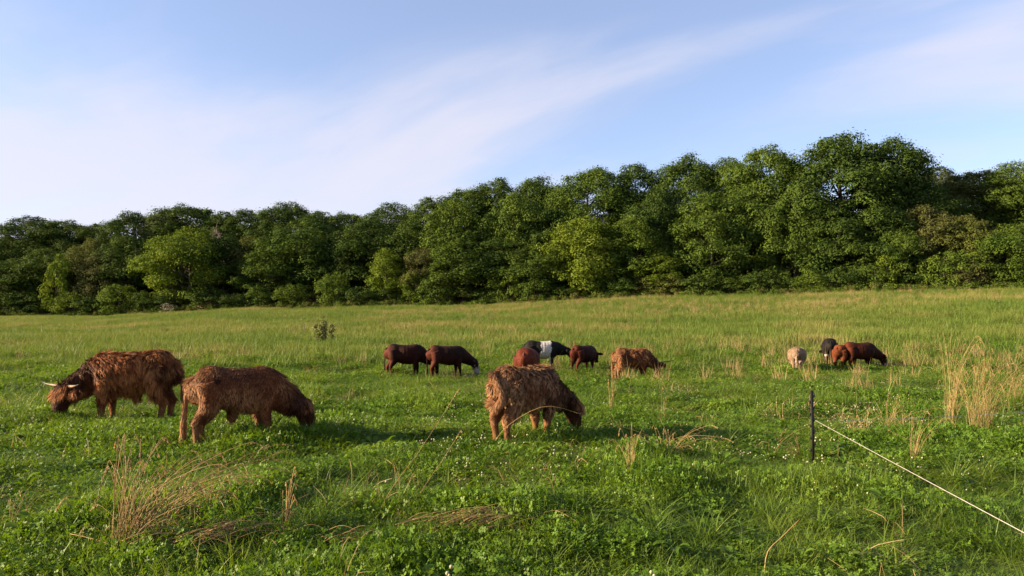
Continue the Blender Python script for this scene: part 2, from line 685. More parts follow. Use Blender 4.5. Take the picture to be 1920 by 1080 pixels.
def make_tree_kind(name, seed, H, Rw, base, nclump, cr, leaf, per, trunk_r, top_round=1.0, skew=0.0):
    """Returns (trunk mesh, crown mesh) for a tree of height H and crown radius Rw."""
    rg = np.random.default_rng(seed)
    g = Geo()
    n = 9
    zs = np.linspace(-0.4, H * 0.86, n)
    wob = np.cumsum(rg.normal(size=(n, 2)) * 0.12 * H / 16, axis=0)
    wob[0:2] *= 0.2
    path = np.stack([wob[:, 0] + skew * zs * 0.1, wob[:, 1], zs], -1)
    rad = trunk_r * (1 - 0.86 * (zs - zs[0]) / (zs[-1] - zs[0])) * (1 + 0.5 * np.exp(-np.maximum(zs, 0) * 1.6))
    v, f = tube(path, rad, 8)
    g.add(v, f)
    clumps = []
    lobes = rg.uniform(0.60, 1.22, (6, 7))
    topz = rg.uniform(0.90, 1.0, 7)
    k = 0
    tries = 0
    while k < nclump and tries < nclump * 30:
        tries += 1
        t = rg.uniform(0, 1) ** 0.85
        z = H * (base + (1 - base) * t) * 0.955
        prof = (1 - (max(0.0, t - 0.3) / 0.7) ** (2.5 * top_round)) ** 0.55 * (0.72 + 0.28 * min(1, t / 0.3))
        ang = rg.uniform(0, 2 * math.pi)
        li = ang / (2 * math.pi) * 7
        lz = lobes[min(int(t * 6), 5)]
        lob = lz[int(li) % 7] * (1 - li % 1) + lz[(int(li) + 1) % 7] * (li % 1)
        z *= topz[int(li) % 7] if t > 0.5 else 1
        rr = Rw * prof * lob * rg.uniform(0.35, 1.0) ** 0.45
        r0 = cr * rg.uniform(0.5, 1.35) * (0.7 if t > 0.85 else 1)
        c = np.array([math.cos(ang) * rr, math.sin(ang) * rr, z])
        ok = all(np.linalg.norm((c - q[0]) * np.array([1, 1, 1.25])) > 0.40 * (r0 + q[1][0]) for q in clumps)
        if not ok and tries < nclump * 20:
            continue
        clumps.append((c, np.array([r0 * rg.uniform(0.9, 1.25), r0 * rg.uniform(0.9, 1.25), r0 * rg.uniform(0.68, 1.0)])))
        k += 1
    # limbs reach the larger clumps
    order = sorted(range(len(clumps)), key=lambda i: -clumps[i][1][0])[:18]
    for i in order:
        c = clumps[i][0]
        z0 = max(H * base * 0.7, c[2] - 0.55 * math.hypot(c[0], c[1]) - 0.06 * H)
        z0 = min(z0, H * 0.75)
        s = np.array([np.interp(z0, zs, path[:, 0]), np.interp(z0, zs, path[:, 1]), z0])
        mid = s * 0.5 + c * 0.5 + np.array([0, 0, -0.03 * H])
        v, f = tube(catmull([s, mid, c], 6), np.linspace(trunk_r * 0.36, trunk_r * 0.07, 6), 5)
        g.add(v, f)
    return g.mesh(name + "_trunk", True), crown_mesh(name + "_crown", clumps, per, leaf, seed + 1)


KIND = {}
KIND["broad"] = make_tree_kind("broad", 1, 18, 6.2, 0.18, 170, 1.35, 0.175, 190, 0.42)
KIND["broad2"] = make_tree_kind("broad2", 2, 18, 6.8, 0.16, 185, 1.35, 0.175, 190, 0.45, 1.1)
KIND["tall"] = make_tree_kind("tall", 3, 20, 4.8, 0.22, 150, 1.2, 0.17, 200, 0.36, 0.9)
KIND["tall2"] = make_tree_kind("tall2", 4, 20, 5.2, 0.25, 155, 1.25, 0.17, 195, 0.38, 1.15)
KIND["edge"] = make_tree_kind("edge", 5, 13, 4.9, 0.05, 170, 1.08, 0.165, 210, 0.28, 0.95)
KIND["edge2"] = make_tree_kind("edge2", 6, 13, 4.6, 0.04, 165, 1.08, 0.165, 210, 0.26, 1.1)
KIND["edge3"] = make_tree_kind("edge3", 16, 12, 5.4, 0.05, 185, 1.05, 0.165, 210, 0.26, 0.9)
KIND["slim"] = make_tree_kind("slim", 7, 11, 2.5, 0.10, 80, 0.85, 0.155, 220, 0.16, 0.85)
KIND["bush"] = make_tree_kind("bush", 8, 4.6, 2.6, 0.02, 52, 0.75, 0.15, 210, 0.09, 1.0)
KIND["bush2"] = make_tree_kind("bush2", 9, 4.6, 3.0, 0.0, 60, 0.75, 0.15, 210, 0.09, 1.15)
KIND["bush3"] = make_tree_kind("bush3", 10, 5.2, 2.2, 0.02, 46, 0.7, 0.15, 220, 0.10, 0.8)
KSIZE = {"broad": (18, 6.8), "broad2": (18, 7.4), "tall": (20, 5.4), "tall2": (20, 5.8), "edge": (13, 5.4), "edge2": (13, 5.1), "edge3": (12, 5.9),
         "slim": (11, 2.9), "bush": (4.6, 2.9), "bush2": (4.6, 3.3), "bush3": (5.2, 2.5)}


def place_tree(kind, tint, px, top, wpx, back, label, name="woodland_tree", cat="tree", group="trees of the wood", rot=None):
    """Stand a tree BACK metres behind the wood's edge so that crown width and height come out as in the photograph."""
    De = float(edge_depth(px))
    depth = De + back
    x = (px - 960) / F_PX * depth
    zg = G(x, depth)
    ztop = pix_at(px, top, depth).z
    H = max(1.2, ztop - zg)
    kh, kr = KSIZE[kind]
    sz = H / kh
    sx = (wpx / F_PX * depth) / (2 * kr)
    sx = min(max(sx, sz * 0.45), sz * 2.2)
    r = random.Random(int(px * 7 + top))
    o = empty(name, (x, depth, zg), r.uniform(0, 6.28) if rot is None else rot)
    o.scale = (sx, sx * r.uniform(0.92, 1.1), sz)
    tag(o, label, cat, group)
    tm, cm = KIND[kind]
    a = obj("trunk", tm, BARK, o)
    b = obj("crown", cm, TINT["mid"], o)
    b.material_slots[0].link = "OBJECT"
    b.material_slots[0].material = TINT[tint]
    b["kind"] = "stuff"
    return o


TREES = [
    # kind, tint, px, top, width, metres behind the edge, label
    # skyline, from the left
    ("tall", "dark", -4, 428, 75, 20, "dark tree cut off by the left side of the picture on the skyline"),
    ("tall2", "dark", 56, 401, 96, 20, "tall dark tree with a square top, first full crown on the left skyline"),
    ("broad", "dark", 122, 408, 110, 22, "low rounded skyline tree just right of the square topped dark one"),
    ("tall", "dark", 178, 413, 80, 20, "narrow dark skyline tree left of the dip in the left skyline"),
    ("broad2", "dark", 250, 392, 105, 20, "dark rounded skyline tree behind the left end of the bright maple"),
    ("tall2", "grey", 305, 389, 80, 22, "grey green skyline tree left of the highest left crown"),
    ("broad", "dark", 362, 377, 125, 24, "highest dark crown on the left skyline, above the bright rounded maple"),
    ("tall", "dark", 418, 389, 70, 21, "small dark skyline tree left of the bare grey tree"),
    ("tall2", "dark", 462, 389, 85, 23, "dark skyline tree right of the bare grey tree"),
    ("broad2", "dark", 535, 375, 120, 22, "dark broad crown forming the second hump of the left skyline"),
    ("tall", "mid", 598, 389, 90, 20, "mid green skyline tree right of the second hump"),
    ("broad", "dark", 655, 391, 95, 22, "dark skyline tree above the gap left of the two red cattle"),
    ("tall2", "dark", 732, 376, 90, 20, "dark skyline tree standing above the left one of two red cattle"),
    ("tall", "dark", 800, 362, 85, 19, "dark narrow skyline tree above the white faced red cow"),
    ("broad", "dark", 872, 343, 110, 20, "dark round skyline tree where the skyline starts to climb"),
    ("tall2", "dark", 935, 329, 100, 21, "dark flat topped skyline tree above the middle of the pasture"),
    ("broad2", "dark", 1010, 324, 115, 20, "broad dark skyline tree left of the yellow green domed one"),
    ("broad", "mid", 1104, 302, 130, 14, "yellow green domed skyline tree above the brown cow looking right"),
    ("tall", "dark", 1192, 297, 95, 18, "narrow dark skyline tree right of the yellow green domed one"),
    ("broad2", "dark", 1290, 282, 130, 17, "dark dense round skyline tree two crowns left of the tall ridge"),
    ("tall2", "mid", 1366, 289, 85, 17, "narrow green skyline tree in the notch left of the tall ridge"),
    ("broad", "mid", 1450, 265, 135, 13, "green domed tree at the left shoulder of the tallest tree"),
    ("broad2", "dark", 1588, 240, 195, 12, "tallest and broadest tree of the wood, dark green"),
    ("tall2", "dark", 1683, 252, 125, 14, "dark tree at the right shoulder of the tallest tree"),
    ("tall", "grey", 1768, 304, 90, 34, "pale grey green tree far behind, right of the tallest tree"),
    ("broad", "olive", 1832, 309, 135, 20, "olive skyline tree second from the right side of the picture"),
    ("tall2", "mid", 1905, 299, 110, 16, "green tree standing at the right end of the skyline"),
    ("broad2", "dark", 1735, 330, 110, 12, "dark tree sloping down from the tallest tree to the right"),
    ("tall", "dark", 1990, 320, 120, 16, "green tree cut off by the right side of the picture"),
    # middle tier
    ("edge", "mid", 20, 480, 130, 5, "rounded mid green tree at the left end of the wood's edge"),
    ("edge2", "dark", 92, 462, 125, 8, "dark tree above the slender lime one near the left end"),
    ("edge3", "olive", 165, 443, 85, 9, "olive round crown, upper of the two olive ones on the left"),
    ("edge", "brown", 200, 468, 90, 6, "brownish olive tree, lower of the two olive ones on the left"),
    ("edge2", "dark", 250, 440, 120, 9, "dark tree between the brownish olive one and the bright maple"),
    ("edge3", "lime", 352, 421, 150, 5, "bright sunlit maple with a rounded crown, brightest on the left"),
    ("edge2", "dark", 418, 436, 95, 9, "dark tree shading the right side of the bright maple"),
    ("slim", "olive", 466, 434, 66, 9, "small yellow olive round crown right of the bare grey tree"),
    ("edge", "mid", 505, 455, 110, 5, "mid green tree right of the small yellow olive crown"),
    ("edge2", "mid", 568, 402, 135, 9, "green tree with sunlit shelves of leaves below the second hump"),
    ("edge3", "dark", 632, 430, 100, 8, "dark tree in the shade right of the leafy shelves"),
    ("edge", "dark", 692, 408, 120, 9, "dark layered tree left of the slender lime yellow one"),
    ("slim", "lime", 722, 458, 64, 2.5, "slender lime yellow tree above the two red cattle"),
    ("edge2", "dark", 765, 405, 110, 10, "dark tree behind the slender lime yellow one"),
    ("edge3", "brown", 795, 462, 85, 4, "low brownish tree right of the slender lime yellow one"),
    ("edge", "mid", 848, 366, 130, 9, "mid green tree on the climbing part of the skyline"),
    ("edge2", "mid", 872, 446, 140, 4, "broad green tree in the middle of the wood's edge"),
    ("edge3", "mid", 962, 357, 130, 10, "mid green tree with sunlit top in the middle of the wood"),
    ("edge", "dark", 945, 440, 120, 6, "dark tree in the middle, right of the broad green one"),
    ("edge2", "mid", 1015, 455, 120, 4, "green tree left of the large light green dome"),
    ("edge3", "dark", 1042, 370, 120, 11, "dark tree behind the large light green dome"),
    ("edge", "lime", 1100, 401, 135, 3.5, "large light green dome standing out in the middle of the edge"),
    ("edge2", "light", 1190, 402, 115, 5, "light green tree right of the large light green dome"),
    ("edge3", "dark", 1230, 350, 120, 10, "dark shaded tree above the vine covered slope"),
    ("slim", "lime", 1238, 470, 105, 1.8, "vine covered yellow green thicket sloping up to the right"),
    ("edge", "mid", 1335, 352, 145, 5, "green tree with leaves hanging low, right of the vine thicket"),
    ("edge2", "mid", 1395, 340, 120, 7, "green tree left of the dark hollow under the tall ridge"),
    ("edge3", "mid", 1492, 345, 130, 5, "sunlit green lower boughs in front of the tallest tree"),
    ("edge", "dark", 1560, 372, 140, 5, "dark tree with the shaded hollow below it, under the tallest tree"),
    ("edge2", "dark", 1640, 380, 130, 5, "dark tree in the shade right below the tallest crown"),
    ("edge3", "mid", 1690, 415, 90, 3, "green rounded tree right of the dark hollow"),
    ("edge2", "brown", 1748, 378, 110, 5, "brownish olive tree right of the tallest tree"),
    ("edge", "olive", 1808, 400, 120, 4, "olive green tree above the right hand end of the edge"),
    ("edge3", "light", 1890, 416, 130, 2.5, "light green tree at the right end of the wood's edge"),
    ("edge2", "mid", 1960, 400, 130, 4, "mid green tree reaching past the right side of the picture"),
]
for T in TREES:
    place_tree(T[0], T[1], T[2], T[3], T[4] * (1.4 if T[5] > 11 else 1.15), T[5], T[6])

SHRUBS = [
    # tint, px, top, width, label
    ("mid", 12, 536, 80, "mid green shrub at the far left end of the wood's foot"),
    ("dark", 62, 545, 70, "dark shrub between the far left shrub and the lime one"),
    ("lime", 106, 476, 48, "slender lime green shrub, brightest on the far left"),
    ("light", 138, 545, 60, "light green shrub right of the slender lime one"),
    ("dark", 176, 552, 62, "dark low shrub left of the leafy round one"),
    ("light", 222, 532, 78, "leafy round light green shrub under the brownish olive tree"),
    ("mid", 278, 545, 60, "mid green shrub just left of the bright maple's foot"),
    ("dark", 322, 552, 70, "dark shrub at the bright maple's foot behind the pale bloom"),
    ("dark", 392, 540, 80, "dark shrub behind the reddish brush pile"),
    ("dark", 448, 548, 66, "dark shrub right of the reddish brush pile"),
    ("mid", 488, 535, 58, "mid green shrub left of the pair of bright shrubs"),
    ("light", 548, 530, 68, "bright green shrub, left one of a pair at the foot of the wood"),
    ("light", 622, 508, 66, "bright green shrub, right one of a pair at the foot of the wood"),
    ("dark", 672, 536, 70, "dark shrub left of the slender lime yellow tree's foot"),
    ("dark", 722, 540, 60, "dark shrub at the slender lime yellow tree's foot"),
    ("lime", 768, 508, 50, "lime green upright shrub above the white faced red cow"),
    ("mid", 818, 520, 74, "mid green shrub right of the lime upright shrub"),
    ("olive", 868, 535, 64, "olive shrub at the foot of the broad green tree"),
    ("dark", 916, 540, 66, "dark shrub in the middle of the wood's foot"),
    ("light", 952, 500, 62, "light green shrub above the belted cow's tail"),
    ("mid", 1005, 512, 70, "mid green shrub above the belted cow's white belt"),
    ("dark", 1062, 535, 62, "dark shrub above the belted cow's head"),
    ("lime", 1118, 510, 54, "lime green shrub standing behind the fallen log"),
    ("mid", 1165, 520, 60, "mid green shrub right of the fallen log"),
    ("brown", 1212, 520, 54, "reddish brown shrub at the foot of the vine thicket"),
    ("olive", 1258, 515, 66, "olive shrub right of the reddish brown one"),
    ("dark", 1312, 512, 74, "dark shrub right of the olive one under the hanging boughs"),
    ("mid", 1368, 520, 70, "mid green shrub at the left end of the dark hollow"),
    ("dark", 1426, 505, 80, "dark spreading shrub under the left shoulder of the tall ridge"),
    ("mid", 1478, 520, 64, "mid green shrub above the cream coloured cow"),
    ("light", 1522, 512, 70, "light green leafy shrub under the dark hollow"),
    ("dark", 1580, 500, 78, "dark shrub under the tallest tree"),
    ("mid", 1640, 495, 76, "mid green shrub right of the dark one under the tallest tree"),
    ("lime", 1664, 472, 48, "bright lime shrub standing right of the dark hollow"),
    ("dark", 1712, 508, 66, "dark shrub between the lime one and the layered one"),
    ("light", 1772, 470, 76, "light green shrub with layered boughs near the right end"),
    ("brown", 1822, 490, 62, "brownish shrub right of the one with layered boughs"),
    ("mid", 1872, 492, 70, "mid green shrub second from the right side of the picture"),
    ("light", 1922, 488, 70, "light green shrub cut off by the right side of the picture"),
]
_bk = ["bush", "bush2", "bush3"]
for i, S in enumerate(SHRUBS):
    place_tree("bush3" if S[3] < 56 else _bk[i % 2], S[0], S[1], S[2], S[3] * 1.15, 0.4 + (i * 37 % 10) * 0.14, S[4], "shrub", "shrub", "shrubs along the wood's edge")


def bare_tree():
    rg = np.random.default_rng(77)
    px, De = 430, float(edge_depth(430)) + 15
    x = (px - 960) / F_PX * De
    zg = G(x, De)
    H = pix_at(px, 410, De).z - zg
    g = Geo()

    def grow(p, d, L, r, lvl):
        n = 5
        pts = [p]
        dd = d.copy()
        for _ in range(n):
            dd = norm(dd + rg.normal(size=3) * 0.16 + np.array([0, 0, 0.05]))
            pts.append(pts[-1] + dd * L / n)
        v, f = tube(pts, np.linspace(r, r * 0.45, n + 1), 6 if lvl < 2 else 4)
        g.add(v, f)
        if lvl < 4:
            for k in range(4 if lvl else 7):
                i = rg.integers(2, n + 1)
                nd_ = norm(dd + rg.normal(size=3) * 0.75 + np.array([0, 0, 0.25]))
                grow(pts[i], nd_, L * rg.uniform(0.5, 0.72), r * 0.48, lvl + 1)
    grow(np.array([0, 0, -0.3]), np.array([0, 0, 1.0]), H * 0.52, 0.26, 0)
    o = empty("bare_tree", (x, De, zg))
    obj("trunk", g.mesh("bare_tree_trunk", True), DEADWOOD, o)
    tag(o, "bare grey dead tree between the crowns right of the bright maple", "tree")


bare_tree()

# fallen log, pale bloom, brush pile along the foot of the wood
FLOWERBUSH = make_tree_kind("bloom", 33, 2.6, 1.5, 0.05, 16, 0.42, 0.10, 260, 0.04, 0.9)
KIND["bloom"] = FLOWERBUSH
KSIZE["bloom"] = (2.6, 1.7)
place_tree("bloom", "pale", 318, 566, 44, -2.6, "pale whitish flowering bush in front of the dark left edge of the wood", "flowering_bush", "bush", None)


def fallen_log():
    p = pix(1126, 559)
    p.y -= 0.8
    p.z = G(p.x, p.y)
    pts = catmull([(-1.7, 0, 0.35), (-0.6, 0.05, 0.42), (0.6, 0, 0.5), (1.6, -0.05, 0.62)], 10)
    g = Geo()
    g.add(*tube(pts, np.linspace(0.22, 0.13, 10), 9))
    g.add(*tube(catmull([(0.5, 0, 0.5), (0.8, -0.2, 0.9), (1.0, -0.3, 1.2)], 5), np.linspace(0.07, 0.03, 5), 6))
    g.add(*tube(catmull([(-0.9, 0, 0.4), (-1.1, -0.25, 0.15), (-1.2, -0.35, -0.1)], 5), np.linspace(0.08, 0.05, 5), 6))
    o = obj("fallen_log", g.mesh("fallen_log", True), DEADWOOD, None, p)
    tag(o, "pale fallen log lying at the foot of the wood", "log")


fallen_log()


def brush_pile():
    rg = np.random.default_rng(5)
    p = pix(402, 581)
    g = Geo()
    for k in range(260):
        a = rg.uniform(0, 6.28)
        r = rg.uniform(0, 1) ** 0.6
        x, y = r * 2.4 * math.cos(a), r * 1.1 * math.sin(a)
        h = 1.0 * (1 - r ** 1.6)
        c = np.array([x, y, h * rg.uniform(0.4, 1.0)])
        d = norm(np.array([rg.normal() * 1.2, rg.normal() * 0.6, rg.normal() * 0.35]))
        L = rg.uniform(0.35, 1.1)
        s = rg.uniform(0.75, 1.2)
        g.add(*tube([c - d * L / 2, c + np.array([0, 0, 0.05]), c + d * L / 2], [0.035, 0.03, 0.012], 4), col=(s, s, s))
    a = np.linspace(0, 2 * math.pi, 20, endpoint=False)
    V = [(0, 0, 0.72)]
    for (rr, hh) in ((0.5, 0.58), (0.85, 0.28), (1.1, -0.1)):
        for t in a:
            w = 1 + 0.12 * math.sin(3 * t + rr * 5)
            V.append((2.4 * rr * w * math.cos(t), 1.15 * rr * w * math.sin(t), hh))
    F = [[0, 1 + i, 1 + (i + 1) % 20] for i in range(20)]
    Q = [[1 + k * 20 + i, 1 + (k + 1) * 20 + i, 1 + (k + 1) * 20 + (i + 1) % 20, 1 + k * 20 + (i + 1) % 20] for k in range(2) for i in range(20)]
    root = empty("brush_pile", p, 0, 1.45)
    tag(root, "low reddish brown brush pile at the foot of the wood on the left", "brush pile")
    m = plain_mat("dry_brush_red_brown", (0.12, 0.06, 0.045), (0.26, 0.15, 0.11), 3.0, 0.9)
    s = obj("sticks", g.mesh("brush_sticks"), m, root)
    s["kind"] = "stuff"
    obj("mound", mesh_np("brush_mound", V, [np.array(F), np.array(Q)], True), plain_mat("brush_mound_earth", (0.09, 0.05, 0.035), (0.2, 0.12, 0.085), 4.0, 0.95, 0.8), root)


brush_pile()

# ------------------------------------------------------------------ cattle
HIDE = coat_mat("cattle_hide", 0.7, 0.0, 0.25, (0.75, 0.40, 0.22))
SHAG = coat_mat("shaggy_coat", 0.6, 0.06, 0.0, (0.85, 0.58, 0.38))
HORN = coat_mat("horn", 0.42, 0.0, 0.0)
EYE = plain_mat("cattle_eye", (0.008, 0.006, 0.005), (0.014, 0.01, 0.008), 4, 0.12)


def loft(secs, nseg=18, e=2.3):
    """Closed body of elliptic rings. secs: (centre, yaw, half width, half height towards the back, half height towards the belly)."""
    C = np.array([s[0] for s in secs], float)
    T = norm(np.gradient(C, axis=0))
    ang = np.linspace(0, 2 * math.pi, nseg, endpoint=False)
    ca, sa = np.cos(ang), np.sin(ang)
    ca = np.sign(ca) * np.abs(ca) ** (2 / e)
    sa = np.sign(sa) * np.abs(sa) ** (2 / e)
    V = []
    for i, s in enumerate(secs):
        side = np.array([-math.sin(s[1]), math.cos(s[1]), 0])
        dors = norm(np.cross(T[i], side))
        hv = np.where(sa > 0, s[3], s[4])
        V.append(C[i] + side * (s[2] * ca)[:, None] + dors * (hv * sa)[:, None])
    V = np.concatenate(V)
    n = len(secs)
    i, j = np.meshgrid(np.arange(n - 1), np.arange(nseg), indexing="ij")
    j2 = (j + 1) % nseg
    Q = np.stack([i * nseg + j, i * nseg + j2, (i + 1) * nseg + j2, (i + 1) * nseg + j], -1).reshape(-1, 4)
    V = np.concatenate([V, C[:1], C[-1:]])
    k = np.arange(nseg)
    t0 = np.stack([np.full(nseg, n * nseg), (k + 1) % nseg, k], -1)
    t1 = np.stack([np.full(nseg, n * nseg + 1), (n - 1) * nseg + k, (n - 1) * nseg + (k + 1) % nseg], -1)
    return V, [Q, np.concatenate([t0, t1])]


def resample(secs, n):
    A = np.array([[*s[0], *s[1:]] for s in secs], float)
    B = catmull(A, n)
    return [(b[:3], b[3], max(b[4], 0.004), max(b[5], 0.004), max(b[6], 0.004)) for b in B]


def ellipsoid(c, ax, rad, seg=12, ring=8):
    """ax: 3x3 rows of axes."""
    v, f = ball((0, 0, 0), 1.0, seg, ring)
    v = v * np.asarray(rad)
    return np.asarray(c) + v @ np.asarray(ax, float), f


# (forward, up) from the shoulder, as a chain of neck and head; sizes: width, towards the back, towards the throat
NECK = {
    "graze": [((0.34, 0.82), 0.22, 0.25, 0.32), ((0.58, 0.79), 0.185, 0.22, 0.31), ((0.80, 0.72), 0.15, 0.175, 0.27), ((0.98, 0.645), 0.13, 0.145, 0.22), ((1.10, 0.58), 0.115, 0.11, 0.17)],
    "half": [((0.34, 0.84), 0.22, 0.27, 0.32), ((0.58, 0.83), 0.185, 0.24, 0.30), ((0.80, 0.78), 0.15, 0.19, 0.25), ((0.98, 0.74), 0.125, 0.145, 0.19), ((1.08, 0.72), 0.11, 0.11, 0.14)],
}
HEAD = {
    "graze": [((1.05, 0.665), 0.06, 0.05, 0.06), ((1.09, 0.64), 0.125, 0.095, 0.14), ((1.155, 0.545), 0.145, 0.10, 0.18), ((1.19, 0.42), 0.125, 0.09, 0.175), ((1.205, 0.31), 0.102, 0.076, 0.135),
              ((1.21, 0.22), 0.10, 0.072, 0.105), ((1.212, 0.16), 0.086, 0.058, 0.075), ((1.212, 0.13), 0.03, 0.02, 0.025)],
    "half": [((1.03, 0.80), 0.07, 0.06, 0.07), ((1.08, 0.77), 0.125, 0.10, 0.13), ((1.18, 0.69), 0.14, 0.10, 0.16), ((1.27, 0.58), 0.12, 0.085, 0.15), ((1.335, 0.49), 0.10, 0.075, 0.12),
             ((1.375, 0.42), 0.098, 0.072, 0.095), ((1.40, 0.375), 0.082, 0.055, 0.07), ((1.41, 0.35), 0.03, 0.02, 0.025)],
}


def make_cow(label, px, py, heading, size, coat, group, pose="graze", turn=0.0, shag=0, horns=None, legs=(0, 0, 0, 0), fat=1.0, tail=None, face=None, belt=None,
             hang=0.0, voxel=0.022, lockw=0.0095, lockl=1.0, ears=True, seed=1, head_turn=0.0, leg_thick=1.0, tail_col=None, patch=None, stretch=0.88, up=0.075, ruffle=1.0):
    """coat: dict base, dark, tip colours. heading in degrees from image right (0) towards away (90)."""
    rg = np.random.default_rng(seed)
    g = Geo()
    tk = [(-0.815, 0.93, 0.03, 0.04, 0.08), (-0.79, 0.91, 0.13, 0.14, 0.22), (-0.70, 0.885, 0.20, 0.225, 0.30), (-0.54, 0.86, 0.25, 0.275, 0.31), (-0.30, 0.815, 0.295 * fat, 0.28, 0.33 * fat),
          (-0.04, 0.785, 0.33 * fat, 0.30, 0.36 * fat), (0.20, 0.785, 0.315 * fat, 0.305, 0.36 * fat), (0.40, 0.79, 0.27, 0.315, 0.345), (0.55, 0.765, 0.23, 0.28, 0.31), (0.66, 0.74, 0.165, 0.22, 0.245), (0.72, 0.71, 0.06, 0.09, 0.10)]
    secs = resample([((x * stretch, 0, z + up), 0.0, w, a, b) for (x, z, w, a, b) in tk], 30)
    g.add(*loft(secs, 22, 2.35))

    def bend(chain):
        out = []
        for ((f, z), w, a, b) in chain:
            k = min(max((f - 0.40) / 0.62, 0), 1)
            k = k * k * (3 - 2 * k)
            yaw = R(turn) * k + (R(head_turn) * min(max((f - 1.0) / 0.12, 0), 1))
            lk = min(max((f - 0.45) / 0.55, 0), 1) if pose == 'graze' else 0
            out.append((f * stretch, z + up * (1 - lk), w, a, b, yaw))
        return out
    chain = bend(NECK[pose]) + bend(HEAD[pose])
    nn = len(NECK[pose])

    def plan(f):
        """Point of the neck line in plan, bent sideways by the turn."""
        n = 24
        x, y = 0.34 * stretch, 0.0
        ff = 0.34 * stretch
        for i in range(n):
            s = ff + (f - ff) * (i + 0.5) / n
            k = min(max((s / stretch - 0.40) / 0.62, 0), 1)
            k = k * k * (3 - 2 * k)
            ya = R(turn) * k
            x += math.cos(ya) * (f - ff) / n
            y += math.sin(ya) * (f - ff) / n
        return x, y
    secs3 = []
    pollx, polly = plan(1.08 * stretch)
    for (f, z, w, a, b, ya) in chain:
        x, y = plan(f)
        if f > 1.08 * stretch and head_turn:
            d = f - 1.08 * stretch
            x, y = pollx + d * math.cos(ya), polly + d * math.sin(ya)
        secs3.append((np.array([x, y, z]), ya, w, a, b))
    neck = resample(secs3[:nn], 16)
    head = resample(secs3[nn:], 20)
    g.add(*loft(neck, 18, 2.1))
    g.add(*loft(head, 18, 2.3))
    hy = secs3[nn + 1][1]
    side = np.array([-math.sin(hy), math.cos(hy), 0])
    fwd = np.array([math.cos(hy), math.sin(hy), 0])
    poll = secs3[nn + 1][0]
    fore = secs3[nn + 2][0]
    muz = secs3[nn + 5][0]
    down = norm(muz - poll)
    front = norm(np.cross(down, side)) * -1
    if np.dot(front, fwd) < 0:
        front = -front
    if ears:
        for s in (1, -1):
            ex = norm(side * s + np.array([0, 0, 0.05]) - front * 0.18)
            ez = norm(np.cross(ex, down))
            ey = np.cross(ez, ex)
            g.add(*ellipsoid(poll + side * s * 0.235 + down * 0.03 - front * 0.03, [ex, ey, ez], (0.15, 0.075, 0.036)))
    # legs: fl, fr, hl, hr swing
    for k, (fx, s) in enumerate(((1, 1), (1, -1), (0, 1), (0, -1))):
        sw = legs[k]
        lt = leg_thick
        if fx:
            pts = [(0.40, 0.15 * s, 0.80), (0.40, 0.175 * s, 0.62), (0.385 + sw * 0.35, 0.165 * s, 0.46), (0.40 + sw * 0.7, 0.15 * s, 0.31), (0.395 + sw * 0.9, 0.145 * s, 0.15), (0.40 + sw, 0.145 * s, 0.07), (0.42 + sw, 0.145 * s, 0.035), (0.43 + sw, 0.145 * s, -0.02)]
            rad = [0.16, 0.13, 0.085, 0.060 * lt, 0.044 * lt, 0.050 * lt, 0.052, 0.058]
        else:
            pts = [(-0.54, 0.13 * s, 0.86), (-0.51, 0.165 * s, 0.70), (-0.53 + sw * 0.3, 0.175 * s, 0.55), (-0.63 + sw * 0.6, 0.165 * s, 0.42), (-0.685 + sw * 0.75, 0.155 * s, 0.335), (-0.665 + sw * 0.9, 0.15 * s, 0.20), (-0.65 + sw, 0.15 * s, 0.08), (-0.62 + sw, 0.15 * s, 0.035), (-0.605 + sw, 0.15 * s, -0.02)]
            rad = [0.20, 0.185, 0.138, 0.085 * lt, 0.062 * lt, 0.047 * lt, 0.052 * lt, 0.054, 0.060]
        pts = [(p[0] * stretch, p[1], p[2] * (1 + up / 0.75)) for p in pts]
        A = catmull(np.concatenate([np.array(pts), np.array(rad)[:, None]], 1), 22)
        g.add(*tube(A[:, :3], A[:, 3], 12))
    if hang:
        g.add(*ellipsoid((-0.12, 0, 0.43 + up - hang * 0.4), np.eye(3), (0.10, 0.05, 0.07 + hang)))
    raw = g.mesh("cow_raw")
    tmp = bpy.data.objects.new("cow_raw", raw)
    COL.objects.link(tmp)
    md = tmp.modifiers.new("r", "REMESH")
    md.mode = "VOXEL"
    md.voxel_size = voxel
    md.use_smooth_shade = True
    sm = tmp.modifiers.new("s", "SMOOTH")
    sm.factor = 0.5
    sm.iterations = 3
    dg = bpy.context.evaluated_depsgraph_get()
    me = bpy.data.meshes.new_from_object(tmp.evaluated_get(dg))
    bpy.data.objects.remove(tmp)
    bpy.data.meshes.remove(raw)
    nv = len(me.vertices)
    co = np.empty(nv * 3, np.float32)
    me.vertices.foreach_get("co", co)
    co = co.reshape(-1, 3).astype(float)
    no = np.empty(nv * 3, np.float32)
    me.vertices.foreach_get("normal", no)
    no = no.reshape(-1, 3).astype(float)
    # muscle and skin folds
    amp = 0.008 if not shag else 0.012
    nz = fbm(co[:, 0] * 7 + co[:, 1] * 5, co[:, 2] * 6 + co[:, 1] * 3, seed, 3) - 0.5
    hipd = np.exp(-((co[:, 0] + 0.45 * stretch) ** 2 + (co[:, 2] - 1.03 - up) ** 2) / 0.012) * 0.022
    flank = -np.exp(-((co[:, 0] + 0.36 * stretch) ** 2 / 0.012 + (co[:, 2] - 0.86 - up) ** 2 / 0.02)) * 0.028
    ribs = 0.004 * np.sin(co[:, 0] * 55) * np.exp(-((co[:, 0] - 0.0) ** 2) / 0.06) * (np.abs(no[:, 1]) > 0.4)
    co = co + no * (amp * nz * 2 + (hipd + flank) * np.clip(np.abs(no[:, 1]) * 1.4 - 0.2, 0, 1) + ribs)[:, None]
